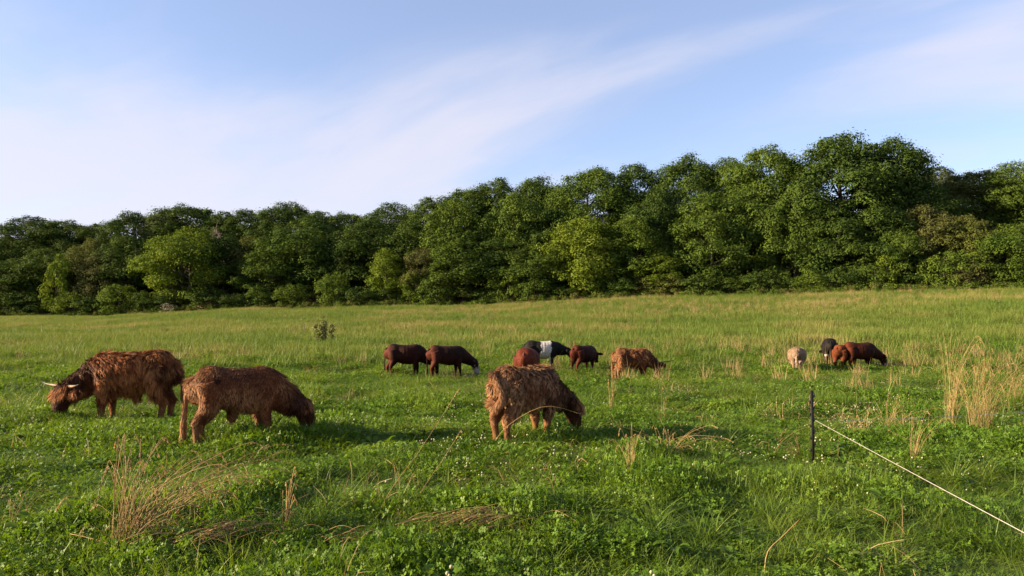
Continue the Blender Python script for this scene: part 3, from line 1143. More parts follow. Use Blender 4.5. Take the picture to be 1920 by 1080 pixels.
    me.vertices.foreach_set("co", co.astype(np.float32).ravel())

    hax = np.array([h[0] for h in head])
    hrel = np.linspace(0, 1, len(hax))

    def head_param(P):
        d = np.linalg.norm(P[:, None] - hax[None], axis=2)
        i = d.argmin(1)
        return hrel[i], d[np.arange(len(P)), i]

    base = np.array(coat["base"])
    dark = np.array(coat["dark"])
    tip = np.array(coat.get("tip", coat["base"]))

    def colour(P):
        n = fbm(P[:, 0] * 3.1 + P[:, 1] * 2.2 + seed, P[:, 2] * 3.3, seed + 3, 3)
        k = np.clip((n - 0.3) / 0.4, 0, 1)[:, None]
        c = dark * (1 - k) + base * k
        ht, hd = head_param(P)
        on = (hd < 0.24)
        hk = on[:, None] * coat.get("head_shade", 0.35)
        nk = np.clip((P[:, 0] - 0.45) / 0.3, 0, 1)[:, None] * coat.get("neck_shade", 0.3)
        c = c * (1 - np.maximum(hk, nk)) + dark * np.maximum(hk, nk) * 0.5  # shaded look of neck and head painted into the coat colour
        if 'bleach' in coat:
            bz = np.clip((P[:, 2] - 1.0 - up) / 0.14, 0, 1)[:, None] * np.clip((0.45 - P[:, 0]) / 0.15, 0, 1)[:, None] * np.clip(n * 1.6, 0, 1)[:, None] * coat['bleach']
            c = c * (1 - bz) + tip * 0.8 * bz
        if "leg" in coat:
            lk = np.clip((0.46 - P[:, 2]) / 0.15, 0, 1)[:, None] * (hd > 0.26)[:, None]
            c = c * (1 - lk) + np.array(coat["leg"]) * lk
        if "rump" in coat:
            rk = np.clip((-0.55 * stretch - P[:, 0]) / 0.15, 0, 1)[:, None] * 0.8
            c = c * (1 - rk) + np.array(coat["rump"]) * rk
        if belt:
            w = 0.03 * np.sin(P[:, 2] * 7 + 1) + 0.02 * np.sin(P[:, 2] * 19 + P[:, 1] * 6) + 0.05 * (fbm(P[:, 2] * 14, P[:, 1] * 14, 91, 2) - 0.5)
            b = ((P[:, 0] > belt[0] + w) & (P[:, 0] < belt[1] + w * 0.7))[:, None]
            c = np.where(b, np.array([0.42, 0.39, 0.36]) * (0.8 + 0.4 * n[:, None]), c)
        if face:
            jit = (fbm(P[:, 0] * 19 + P[:, 1] * 11, P[:, 2] * 17 + P[:, 1] * 13, seed + 70, 2) - 0.5) * 0.34
            fw = (on & (ht + jit > face[0]) & (ht < face[1]))[:, None]
            c = np.where(fw, np.array([0.24, 0.215, 0.19]), c)
        if patch:
            for (qx, qz, qr, qc) in patch:
                d = np.hypot(P[:, 0] - qx, P[:, 2] - qz)
                c = np.where((d < qr)[:, None], np.array(qc), c)
        nose = (on & (ht > 0.93))[:, None]
        c = np.where(nose, np.array([0.03, 0.022, 0.02]), c)
        hoof = (P[:, 2] < 0.045)[:, None] & (hd > 0.15)[:, None]
        c = np.where(hoof, np.array([0.03, 0.026, 0.022]), c)
        return c
    at = me.attributes.new("col", "FLOAT_COLOR", "POINT")
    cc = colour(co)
    if shag:
        cc = cc * (0.6 if lockl > 0.4 else 0.9)
    at.data.foreach_set("color", np.concatenate([cc, np.ones((nv, 1))], 1).astype(np.float32).ravel())

    P0 = pix(px, py)
    root = empty("cow", P0, R(heading), size)
    root.location.z = P0.z - 0.015
    tag(root, label, "cow", group)
    body = obj("body", me, HIDE, root)
    # eyes
    for s in (1, -1):
        e = fore + side * s * 0.112 + front * 0.035 - down * 0.01
        v, f = ball(e, 0.021, 8, 6)
        obj("eye", mesh_np("cow_eye", v, f, True), EYE, root)
    # horns
    if horns:
        for s in (1, -1):
            L = horns["len"]
            b0 = poll + side * s * 0.085 - down * 0.035
            pts = [b0, b0 + side * s * L * 0.35 + np.array([0, 0, 1]) * L * horns.get("up0", 0.0) + front * L * horns.get("fwd", 0.1) * 0.4,
                   b0 + side * s * L * 0.72 + np.array([0, 0, 1]) * L * horns.get("up1", 0.05) + front * L * horns.get("fwd", 0.1),
                   b0 + side * s * L * 0.98 + np.array([0, 0, 1]) * L * horns.get("up2", 0.2) + front * L * horns.get("fwd", 0.1) * 1.2]
            pp = catmull(pts, 16)
            r = np.linspace(1, 0.12, 16) ** 0.8 * horns.get("r", 0.032)
            v, f = tube(pp, r, 10)
            t = np.concatenate([np.repeat(np.linspace(0, 1, 16), 10), [0, 1]])[:, None]
            a_, b_, c_ = (np.array(q) for q in horns.get("cols", ((0.36, 0.24, 0.18), (0.46, 0.36, 0.28), (0.06, 0.05, 0.045))))
            col = np.where(t < 0.45, a_ * (1 - t / 0.45) + b_ * t / 0.45, b_ * (1 - np.clip((t - 0.45) / 0.35, 0, 1)) + c_ * np.clip((t - 0.45) / 0.35, 0, 1))
            obj("horn", mesh_np("cow_horn", v, f, True, col), HORN, root)
    # tail
    tp = tail or [(-0.66, 0, 0.99), (-0.775, 0, 0.965), (-0.825, 0.0, 0.90), (-0.845, 0.01, 0.76), (-0.85, 0.02, 0.56), (-0.845, 0.02, 0.38), (-0.84, 0.02, 0.28)]
    tp = [(p[0] * stretch - 0.012, p[1], p[2] + up * min(1, p[2])) for p in tp]
    tt = catmull(tp, 26)
    tr = np.interp(np.linspace(0, 1, 26), [0, 0.12, 0.6, 0.8, 0.95, 1], np.array([0.045, 0.028, 0.016, 0.024, 0.018, 0.005]))
    v, f = tube(tt, tr, 8)
    tcol = np.array(tail_col if tail_col else base)
    cv = np.tile(tcol * (0.6 if shag else 1.0), (len(v), 1)) * rg.uniform(0.85, 1.1, (len(v), 1))
    tl = obj("tail", mesh_np("cow_tail", v, f, True, cv), HIDE, root)

    # hair locks
    def locks(P, N, F, L, W, C0, C1, lift, grav, segs=4, wav=0.12):
        n = len(P)
        S = norm(np.cross(N, F))
        tw = rg.normal(size=n) * 0.5
        S = norm(S * np.cos(tw)[:, None] + N * np.sin(tw)[:, None])
        d = norm(F + N * lift[:, None])
        down_ = np.array([0, 0, -1.0]) - N * np.minimum(-N[:, 2:3], 0) * 1.0
        pos = P - N * 0.008
        rings, cols = [], []
        ph = rg.uniform(0, 6.28, n)
        for k in range(segs + 1):
            t = k / segs
            w = W * (1.0 - 0.85 * t ** 1.5) * (0.6 + 0.8 * min(t * 2, 0.5))
            rings.append(np.stack([pos - S * w[:, None] / 2, pos + S * w[:, None] / 2], 1))
            cols.append(np.repeat((C0 * (1 - t) + C1 * t)[:, None], 2, 1))
            d = norm(d + down_ * grav[:, None] / segs + S * (wav * np.sin(ph + t * 7))[:, None])
            pos = pos + d * (L / segs)[:, None]
        V = np.stack(rings, 1).reshape(-1, 3)
        C = np.stack(cols, 1).reshape(-1, 3)
        per = (segs + 1) * 2
        Q = np.concatenate([np.arange(n)[:, None] * per + np.array([2 * k, 2 * k + 1, 2 * k + 3, 2 * k + 2]) for k in range(segs)])
        return V, Q, C

    if shag:
        me.calc_loop_triangles()
        tri = np.empty(len(me.loop_triangles) * 3, np.int32)
        me.loop_triangles.foreach_get("vertices", tri)
        tri = tri.reshape(-1, 3)
        A, B, C = co[tri[:, 0]], co[tri[:, 1]], co[tri[:, 2]]
        cr = np.cross(B - A, C - A)
        ar = np.linalg.norm(cr, axis=1)
        cen = (A + B + C) / 3
        w8 = ar * np.where(cen[:, 2] < 0.06, 0.05, 1.0)
        pick = rg.choice(len(tri), shag, p=w8 / w8.sum())
        u = rg.uniform(0, 1, (shag, 2))
        u = np.where(u.sum(1, keepdims=True) > 1, 1 - u, u)
        P = A[pick] + u[:, :1] * (B - A)[pick] + u[:, 1:] * (C - A)[pick]
        N = norm(cr[pick])
        ht, hd = head_param(P)
        onh = (hd < 0.20) & (ht > 0.12)
        q1 = fbm(P[:, 0] * 6 + P[:, 1] * 4, P[:, 2] * 6 - P[:, 1] * 3, seed + 20, 2) - 0.5
        q2 = fbm(P[:, 0] * 5 - P[:, 1] * 6, P[:, 2] * 7 + 5, seed + 31, 2) - 0.5
        flow = np.stack([-0.45 + q1 * 3.2, np.sign(P[:, 1]) * 0.25 + q2 * 1.0, -0.85 + q2 * 1.2], -1)
        leg = P[:, 2] < 0.45
        flow[leg] = np.stack([q1[leg] * 0.6 - 0.1, q2[leg] * 0.5, -np.ones(leg.sum())], -1)
        flow[onh] = down + rg.normal(size=(onh.sum(), 3)) * 0.15
        kc = max(60, shag // 15)
        ci = rg.choice(shag, kc, replace=False)
        near = np.empty(shag, int)
        for b0 in range(0, shag, 2000):
            near[b0:b0 + 2000] = ((P[ci] ** 2).sum(1)[None] - 2 * P[b0:b0 + 2000] @ P[ci].T).argmin(1)
        cj = rg.normal(size=(kc, 3)) * np.array([0.55, 0.4, 0.35]) * ruffle
        cb = 0.95 + ruffle * rg.uniform(-0.42, 0.42, kc) if lockl > 0.4 else rg.uniform(0.8, 1.2, kc)
        loose = (~leg & ~onh)[:, None]
        flow = flow + loose * (cj[near] + (P[ci][near] - P) * 8.0 * ruffle)
        flow = norm(flow - N * (flow * N).sum(1, keepdims=True))
        L = (0.07 + 0.13 * np.clip(fbm(P[:, 0] * 4, P[:, 2] * 4 + P[:, 1] * 4, seed + 50, 2) - 0.25, 0, 1)) * lockl * rg.uniform(0.7, 1.3, shag)
        L = np.where(leg, np.clip(P[:, 2] * 0.18, 0.03, 0.075) * lockl, L)
        L = np.where(onh, 0.06, L)
        belly = (P[:, 2] < 0.56) & (N[:, 2] < -0.2) & (P[:, 0] < 0.5) & ~onh
        L = np.where(belly, L * 1.25, L)
        W = lockw * rg.uniform(0.6, 1.4, shag)
        lift = 0.19 + 0.38 * np.clip(q1 + q2, 0, 1) + 0.14 * (cb[near] - 0.5)
        lift = np.where(leg | onh, 0.22, lift)
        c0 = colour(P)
        bright = (rg.uniform(0.62, 1.38, shag) * cb[near])[:, None]
        tk_ = np.clip(0.45 + 2.4 * q1 + rg.normal(size=shag) * 0.25 + coat.get("tipbias", 0), 0, 1)[:, None]
        c1 = c0 * (1 - tk_) + (c0 * 0.2 + tip * 0.8) * tk_
        low = np.clip((P[:, 0] - 0.5) / 0.3, 0, 1)[:, None]
        c1 = c1 * (1 - low * 0.9) + c0 * low * 0.9  # hair here loses its pale tips, keeping the painted neck and head shade
        V, Q, Cc = locks(P, N, flow, L, W, c0 * 0.8 * bright, c1 * bright, lift, np.full(shag, 0.55), 3, 0.25)
        h = obj("coat", mesh_np("cow_coat", V, Q, True, Cc), SHAG, root)
        h["kind"] = "stuff"
        # forelock over the face
        nf = int(shag * 0.03) + 60
        sp = rg.normal(size=nf) * 0.055
        P = poll + side * sp[:, None] + front * rg.uniform(0.02, 0.09, nf)[:, None] - down * rg.uniform(-0.06, 0.05, nf)[:, None]
        N = norm(front + side * (sp * 6)[:, None] + rg.normal(size=(nf, 3)) * 0.25)
        F = norm(down + side * (sp * 4)[:, None] + front * 0.12 + rg.normal(size=(nf, 3)) * 0.12)
        fl = coat.get("forelock", 0.21) * min(lockl, 1.0)
        c0 = np.tile(base * 0.8, (nf, 1)) * rg.uniform(0.6, 1.2, (nf, 1))
        V, Q, Cc = locks(P, N, F, rg.uniform(0.6, 1.15, nf) * fl, lockw * rg.uniform(0.7, 1.4, nf), c0, c0 * 0.4 + tip * 0.6, np.full(nf, 0.45), np.full(nf, 0.9))
        h = obj("forelock", mesh_np("cow_forelock", V, Q, True, Cc), SHAG, root)
        h["kind"] = "stuff"
        # ear fringes
        if ears:
            ne = 220
            Ps, Ns, Fs = [], [], []
            for s in (1, -1):
                t = rg.uniform(0.10, 0.30, ne)
                p = poll + side * s * t[:, None] + down * 0.06 + rg.normal(size=(ne, 3)) * 0.014
                Ps.append(p)
                Ns.append(norm(front + rg.normal(size=(ne, 3)) * 0.3))
                Fs.append(norm(side * s * 0.5 + np.array([0, 0, -1.0]) + rg.normal(size=(ne, 3)) * 0.2))
            P, N, F = np.concatenate(Ps), np.concatenate(Ns), np.concatenate(Fs)
            c0 = np.tile(base, (len(P), 1)) * rg.uniform(0.6, 1.2, (len(P), 1))
            V, Q, Cc = locks(P, N, F, rg.uniform(0.07, 0.13, len(P)) * lockl, np.full(len(P), lockw), c0, c0 * 0.5 + tip * 0.5, np.full(len(P), 0.2), np.full(len(P), 0.6))
            h = obj("ear_fringe", mesh_np("cow_ear_fringe", V, Q, True, Cc), SHAG, root)
            h["kind"] = "stuff"
    # tail tassel
    nt = 2600 if lockl > 0.4 else 200
    t = rg.uniform(0.0 if lockl > 0.4 else 0.62, 1.0, nt)
    idx = t * 25
    P = np.stack([np.interp(idx, np.arange(26), tt[:, k]) for k in range(3)], -1)
    T = np.gradient(tt, axis=0)
    F = norm(np.stack([np.interp(idx, np.arange(26), T[:, k]) for k in range(3)], -1) + np.array([0, 0, -0.004]) + rg.normal(size=(nt, 3)) * 0.002)
    N = norm(rg.normal(size=(nt, 3)))
    N = norm(N - F * (N * F).sum(1, keepdims=True))
    P = P + N * (0.012 + (0.030 if lockl > 0.4 else 0.006) * np.clip((t - 0.25) / 0.4, 0, 1) * np.clip((1.05 - t) / 0.2, 0, 1) * rg.uniform(0.2, 1, nt))[:, None]
    c0 = np.tile(tcol, (nt, 1)) * rg.uniform(0.6, 1.2, (nt, 1))
    V, Q, Cc = locks(P, N, F, rg.uniform(0.08, 0.2, nt) * (1.0 if shag else 0.6), np.full(nt, lockw), c0, c0 * 0.5 + tip * 0.5, np.full(nt, 0.18), np.full(nt, 0.8))
    h = obj("tassel", mesh_np("cow_tail_tassel", V, Q, True, Cc), SHAG, tl)
    h["kind"] = "stuff"
    return root


HIGH = dict(neck_shade=0.75, head_shade=0.8, bleach=0.5, base=(0.215, 0.060, 0.015), dark=(0.058, 0.0145, 0.005), tip=(0.50, 0.21, 0.07), leg=(0.22, 0.09, 0.034))
HIGH_B = dict(neck_shade=0.85, head_shade=0.9, bleach=0.5, base=(0.178, 0.055, 0.0175), dark=(0.070, 0.019, 0.0065), tip=(0.42, 0.20, 0.085), leg=(0.25, 0.11, 0.044), rump=(0.23, 0.11, 0.05))
HIGH_C = dict(forelock=0.34, head_shade=0.75, bleach=0.6, tipbias=0.12, base=(0.185, 0.064, 0.022), dark=(0.056, 0.0165, 0.006), tip=(0.50, 0.28, 0.14), leg=(0.27, 0.112, 0.045), rump=(0.20, 0.088, 0.036), neck_shade=0.8)
REDDK = dict(base=(0.026, 0.0048, 0.0022), dark=(0.012, 0.0027, 0.0016), rump=(0.070, 0.0125, 0.0045), head_shade=0.5)
RED = dict(base=(0.088, 0.017, 0.0065), dark=(0.055, 0.011, 0.005), rump=(0.095, 0.019, 0.0075), head_shade=0.5)
BLACK = dict(base=(0.008, 0.0065, 0.006), dark=(0.005, 0.0042, 0.004))
ORANGE = dict(base=(0.16, 0.042, 0.011), dark=(0.09, 0.023, 0.007), tip=(0.35, 0.15, 0.06))
CREAM = dict(base=(0.27, 0.19, 0.13), dark=(0.19, 0.12, 0.075), tip=(0.37, 0.29, 0.215), leg=(0.30, 0.15, 0.075), rump=(0.28, 0.185, 0.12), head_shade=0.0, neck_shade=0.0)

GRP_H = "shaggy highland cattle in the foreground"
GRP_F = "cattle grazing farther back"
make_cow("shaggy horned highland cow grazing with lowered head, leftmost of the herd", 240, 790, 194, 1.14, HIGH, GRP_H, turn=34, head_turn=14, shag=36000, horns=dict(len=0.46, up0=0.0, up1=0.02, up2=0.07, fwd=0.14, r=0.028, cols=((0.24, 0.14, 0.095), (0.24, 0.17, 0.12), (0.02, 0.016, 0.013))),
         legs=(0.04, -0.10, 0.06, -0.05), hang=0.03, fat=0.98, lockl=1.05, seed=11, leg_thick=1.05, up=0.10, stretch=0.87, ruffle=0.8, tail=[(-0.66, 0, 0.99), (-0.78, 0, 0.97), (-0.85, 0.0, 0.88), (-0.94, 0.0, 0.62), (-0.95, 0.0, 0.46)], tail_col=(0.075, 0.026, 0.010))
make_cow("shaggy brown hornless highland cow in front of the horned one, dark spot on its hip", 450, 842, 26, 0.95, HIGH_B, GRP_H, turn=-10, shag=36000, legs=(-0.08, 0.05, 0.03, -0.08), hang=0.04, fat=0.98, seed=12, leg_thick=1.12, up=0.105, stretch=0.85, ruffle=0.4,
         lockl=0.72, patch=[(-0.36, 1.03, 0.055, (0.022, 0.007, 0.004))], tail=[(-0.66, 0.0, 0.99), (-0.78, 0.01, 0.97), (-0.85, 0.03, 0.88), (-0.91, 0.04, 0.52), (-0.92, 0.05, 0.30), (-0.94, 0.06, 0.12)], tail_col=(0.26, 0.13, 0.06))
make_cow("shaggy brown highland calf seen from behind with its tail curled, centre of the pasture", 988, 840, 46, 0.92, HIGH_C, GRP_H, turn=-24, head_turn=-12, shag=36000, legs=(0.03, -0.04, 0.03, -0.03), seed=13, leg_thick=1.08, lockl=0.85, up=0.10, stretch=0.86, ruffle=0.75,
         horns=dict(len=0.17, up0=0.1, up1=0.25, up2=0.45, r=0.024, cols=((0.2, 0.16, 0.13), (0.12, 0.1, 0.09), (0.04, 0.035, 0.03))),
         tail=[(-0.68, 0.0, 1.03), (-0.80, 0.01, 1.03), (-0.86, -0.05, 0.98), (-0.87, -0.13, 0.86), (-0.86, -0.17, 0.72), (-0.88, -0.12, 0.62), (-0.90, -0.05, 0.63)], tail_col=(0.20, 0.085, 0.036))
make_cow("dark red cow grazing at the left end of the far herd", 762, 706, 8, 1.04, REDDK, GRP_F, legs=(0.05, -0.1, -0.1, 0.08), seed=14, shag=6500, lockl=0.32, lockw=0.009, ruffle=0.3, voxel=0.024, fat=1.05)
make_cow("dark red cow with a white face, second from left in the far herd", 840, 709, 18, 1.0, REDDK, GRP_F, legs=(-0.05, 0.08, 0.06, -0.04), face=(0.42, 0.92), seed=15, shag=6500, lockl=0.32, lockw=0.009, ruffle=0.3, voxel=0.024, fat=1.05, turn=-10)
make_cow("bright red cow seen from behind, in front of the belted cow", 989, 724, 80, 1.06, RED, GRP_F, seed=16, shag=6500, lockl=0.32, lockw=0.009, ruffle=0.3, voxel=0.024, fat=1.08, tail_col=(0.16, 0.07, 0.05))
make_cow("black cow with a broad white belt round its middle", 1018, 694, 4, 1.05, BLACK, GRP_F, pose="half", belt=(-0.12, 0.28), seed=17, shag=6500, lockl=0.32, lockw=0.009, ruffle=0.3, voxel=0.024, legs=(0.05, -0.08, 0.0, 0.05), face=(0.84, 0.92), turn=-8)
make_cow("small dark brown cow with its head turned to the right, beside the belted one", 1095, 701, 46, 0.91, REDDK, GRP_F, pose="half", turn=26, seed=18, shag=6500, lockl=0.32, lockw=0.009, ruffle=0.3, voxel=0.024, legs=(0.0, 0.03, 0.02, -0.05), fat=1.08)
make_cow("brown horned highland cow grazing right of the small dark brown one", 1188, 712, 10, 0.99, HIGH_B, GRP_F, turn=30, head_turn=34, shag=9000, lockw=0.016, lockl=0.7, voxel=0.03, horns=dict(len=0.52, up0=0.04, up1=0.06, up2=0.14, fwd=0.1, r=0.03, cols=((0.2, 0.16, 0.12), (0.10, 0.08, 0.06), (0.03, 0.025, 0.02))), seed=19)
make_cow("cream coloured woolly cow seen from behind, alone on the right", 1495, 703, 69, 0.80, CREAM, GRP_F, shag=8000, lockw=0.014, lockl=0.55, voxel=0.03, fat=1.28, seed=20, tail_col=(0.36, 0.27, 0.20))
make_cow("black cow partly hidden, leftmost of the three on the right", 1556, 690, 72, 0.94, BLACK, GRP_F, seed=21, shag=6500, lockl=0.32, lockw=0.009, ruffle=0.3, voxel=0.024, tail_col=(0.02, 0.017, 0.014), fat=0.95, patch=[(-0.60, 0.48, 0.05, (0.3, 0.28, 0.26))])
make_cow("orange brown calf between the black cow and the dark red one", 1583, 698, 44, 0.86, ORANGE, GRP_F, tail_col=(0.075, 0.020, 0.007), seed=22, shag=6500, lockl=0.32, lockw=0.009, ruffle=0.3, voxel=0.024)
make_cow("dark red cow with a pale muzzle, rightmost of the herd", 1614, 699, 6, 0.92, dict(REDDK, base=(0.042, 0.0085, 0.003), dark=(0.020, 0.0045, 0.002), rump=(0.095, 0.020, 0.0065)), GRP_F, seed=23, shag=6500, lockl=0.32, lockw=0.009, ruffle=0.3, voxel=0.024, face=(0.58, 0.92), legs=(0.03, -0.06, 0.0, 0.05), fat=1.08)

# ------------------------------------------------------------------ meadow: templates and scatter
GRASS = leaf_mat("grass_green", (0.060, 0.112, 0.011), (0.168, 0.215, 0.028), 0.40, 0.55, 0.5, c2=(0.098, 0.165, 0.016), spec=0.35, use_col=True)
CLOVER = leaf_mat("clover_green", (0.050, 0.108, 0.012), (0.136, 0.205, 0.026), 0.36, 0.8, 0.5, c2=(0.085, 0.157, 0.017), spec=0.14, use_col=True)
HAY = leaf_mat("hay_grass", (0.068, 0.126, 0.016), (0.245, 0.212, 0.075), 0.32, 0.10, 0.6, c2=(0.112, 0.158, 0.026), spec=0.25, use_col=True)
STRAW = leaf_mat("straw_tan", (0.21, 0.145, 0.062), (0.36, 0.26, 0.125), 0.25, 0.5, 0.6, spec=0.3, use_col=True)
BLOOM = leaf_mat("clover_bloom_white", (0.26, 0.25, 0.15), (0.44, 0.43, 0.31), 0.2, 3.0, 0.7, spec=0.2)


def blades(rg, n, rad, h0, h1, w, lean, seg=3, curl=0.6, cmin=0.75, cmax=1.2, pos=None):
    """n tapering, bending blades; returns verts, quads, colours."""
    if pos is None:
        a = rg.uniform(0, 6.28, n)
        r = rad * np.sqrt(rg.uniform(0, 1, n))
        pos = np.stack([r * np.cos(a), r * np.sin(a), np.zeros(n)], -1)
    th = rg.uniform(0, 6.28, n)
    D = np.stack([np.cos(th), np.sin(th), np.zeros(n)], -1)
    S = np.stack([-np.sin(th), np.cos(th), np.zeros(n)], -1)
    tw = rg.uniform(-0.9, 0.9, n)[:, None]
    S = norm(S * np.cos(tw) + D * np.sin(tw))
    H = rg.uniform(h0, h1, n)[:, None]
    ln = lean * rg.uniform(0.15, 1.0, n)[:, None]
    W = w * rg.uniform(0.65, 1.3, n)[:, None]
    ring = []
    cols = []
    base = rg.uniform(cmin, cmax, n)[:, None] * np.ones((1, 3))
    base = base * (1 + rg.normal(size=(n, 3)) * 0.05)
    for k in range(seg + 1):
        t = k / seg
        c = pos + D * (ln * H * (t + curl * t * t)) + np.array([0, 0, 1.0]) * H * (t - 0.35 * np.clip(ln, 0, 1.2) * t * t)
        ww = W * (1 - t ** 1.6 * 0.92) * (0.7 + 0.6 * min(t * 3, 0.5))
        ring.append(np.stack([c - S * ww / 2, c + S * ww / 2], 1))
        cols.append(np.repeat((base * 0.96)[:, None], 2, 1))
    V = np.stack(ring, 1).reshape(-1, 3)
    C = np.stack(cols, 1).reshape(-1, 3)
    per = (seg + 1) * 2
    q = []
    for k in range(seg):
        q.append(np.arange(n)[:, None] * per + np.array([2 * k, 2 * k + 1, 2 * k + 3, 2 * k + 2]))
    return V, np.concatenate(q), C


def clover_leaves(rg, n, rad, h0, h1, s0):
    a = rg.uniform(0, 6.28, n)
    r = rad * np.sqrt(rg.uniform(0, 1, n))
    z = rg.uniform(h0, h1, n) * (1 - 0.35 * (r / rad) ** 2)
    P = np.stack([r * np.cos(a), r * np.sin(a), z], -1)
    N = norm(np.stack([rg.normal(size=n) * 0.95, rg.normal(size=n) * 0.95, np.ones(n)], -1))
    A = norm(np.cross(N, rg.normal(size=(n, 3))))
    B = np.cross(N, A)
    s = s0 * rg.uniform(0.65, 1.3, n)[:, None]
    V, C, F = [], [], []
    k = 0
    br = rg.uniform(0.72, 1.25, n)[:, None] * np.ones((1, 3))
    for j in range(3):
        t = j * 2.094
        d = A * math.cos(t) + B * math.sin(t)
        e = np.cross(N, d)
        dr = N * s * rg.uniform(-0.2, 0.25, n)[:, None]
        V.append(np.stack([P, P + d * s * 0.6 + e * s * 0.45 + dr, P + d * s * 1.05 + dr * 0.5, P + d * s * 0.6 - e * s * 0.45 + dr], 1))
        C.append(np.repeat(br[:, None], 4, 1))
    V = np.stack(V, 1).reshape(-1, 3)
    C = np.stack(C, 1).reshape(-1, 3)
    q = np.arange(n * 3)[:, None] * 4
    return V, np.concatenate([q + np.array([0, 1, 2]), q + np.array([0, 2, 3])]), C


def template(name, mesh, mat, coll):
    mesh.materials.append(mat)
    o = bpy.data.objects.new(name, mesh)
    coll.objects.link(o)
    return o


def scatter(name, coll, P, rot, scl, idx):
    """One object of kind stuff that sets copies of the templates on the given points."""
    me = bpy.data.meshes.new(name)
    me.vertices.add(len(P))
    me.vertices.foreach_set("co", np.asarray(P, np.float32).ravel())
    a = me.attributes.new("rot", "FLOAT_VECTOR", "POINT")
    a.data.foreach_set("vector", np.asarray(rot, np.float32).ravel())
    a = me.attributes.new("scl", "FLOAT_VECTOR", "POINT")
    a.data.foreach_set("vector", np.asarray(scl, np.float32).ravel())
    a = me.attributes.new("idx", "INT", "POINT")
    a.data.foreach_set("value", np.asarray(idx, np.int32))
    o = obj(name, me)
    ng = bpy.data.node_groups.new(name + "_scatter", "GeometryNodeTree")
    ng.interface.new_socket("Geometry", in_out="INPUT", socket_type="NodeSocketGeometry")
    ng.interface.new_socket("Geometry", in_out="OUTPUT", socket_type="NodeSocketGeometry")
    gi = ng.nodes.new("NodeGroupInput")
    go = ng.nodes.new("NodeGroupOutput")
    ci = ng.nodes.new("GeometryNodeCollectionInfo")
    ci.inputs["Collection"].default_value = coll
    ci.inputs["Separate Children"].default_value = True
    ci.inputs["Reset Children"].default_value = True
    ip = ng.nodes.new("GeometryNodeInstanceOnPoints")
    ip.inputs["Pick Instance"].default_value = True

    def at(n, ty):
        k = ng.nodes.new("GeometryNodeInputNamedAttribute")
        k.data_type = ty
        k.inputs["Name"].default_value = n
        return [s for s in k.outputs if s.enabled and s.name == "Attribute"][0]
    L = ng.links.new
    L(gi.outputs[0], ip.inputs["Points"])
    L(ci.outputs[0], ip.inputs["Instance"])
    L(at("idx", "INT"), ip.inputs["Instance Index"])
    er = ng.nodes.new("FunctionNodeEulerToRotation")
    L(at("rot", "FLOAT_VECTOR"), er.inputs[0])
    L(er.outputs[0], ip.inputs["Rotation"])
    L(at("scl", "FLOAT_VECTOR"), ip.inputs["Scale"])
    L(ip.outputs[0], go.inputs[0])
    md = o.modifiers.new("scatter", "NODES")
    md.node_group = ng
    o["kind"] = "stuff"
    return o


def tcoll(name):
    return bpy.data.collections.new(name)


def wedge(n, y0, y1, k=0.80, m=3.5):
    """Random points over the pasture between two distances, wider than the view."""
    y = np.sqrt(rng.uniform(0, 1, n) * (y1 ** 2 - y0 ** 2) + y0 ** 2)
    x = rng.uniform(-1, 1, n) * (k * y + m)
    return x, y


rg = np.random.default_rng(21)
CG = tcoll("grass_templates")
for k in range(5):
    v, q, c = blades(rg, 64, 0.19, 0.08, 0.22, 0.0075, 1.0, 3)
    template("grass_a%d" % k, mesh_np("grass_tuft", v, q, False, c), GRASS, CG)
CL = tcoll("clover_templates")
for k in range(5):
    v, q, c = clover_leaves(rg, 165, 0.23, 0.03, 0.15, 0.0172)
    template("clover_a%d" % k, mesh_np("clover_patch", v, q, False, c), CLOVER, CL)
CF = tcoll("bloom_templates")
for k in range(4):
    g = Geo()
    for j in range(4 + k):
        a, r = rg.uniform(0, 6.28), 0.30 * math.sqrt(rg.uniform(0, 1))
        h = rg.uniform(0.09, 0.16)
        c = (r * math.cos(a), r * math.sin(a), h)
        g.add(*ball(c, rg.uniform(0.0065, 0.0105), 6, 4, 0.85))
    template("bloom_a%d" % k, g.mesh("clover_blooms"), BLOOM, CF)
CH = tcoll("hay_templates")
for k in range(5):
    v, q, c = blades(rg, 120, 0.62, 0.16, 0.42, 0.017, 0.55, 2, cmin=0.8, cmax=1.2)
    template("hay_a%d" % k, mesh_np("hay_tuft", v, q, False, c), HAY, CH)
CS = tcoll("straw_templates")
for k in range(5):
    v, q, c = blades(rg, 26, 0.22, 0.35, 0.72, 0.009, 0.35, 3, cmin=0.7, cmax=1.15)
    template("straw_a%d" % k, mesh_np("straw_tuft", v, q, False, c), STRAW, CS)


def put(name, coll, x, y, smin, smax, zs=1.0, sink=0.0, tilt=0.12, nt=5, hmod=None):
    n = len(x)
    z = ground(x, y) - sink
    s = rng.uniform(smin, smax, n)
    if hmod is None:
        hmod = np.ones(n)
    scl = np.stack([s, s, s * zs * hmod], -1)
    rot = np.stack([rng.normal(size=n) * tilt, rng.normal(size=n) * tilt, rng.uniform(0, 6.28, n)], -1)
    return scatter(name, coll, np.stack([x, y, z], -1), rot, scl, rng.integers(0, nt, n))


def hgt(x, y):
    """Patchy sward height: cropped hollows and taller stools."""
    f = fbm(x * 0.62, y * 0.62, 40, 3)
    return 0.34 + 1.5 * np.clip((f - 0.2) / 0.6, 0, 1) ** 1.5


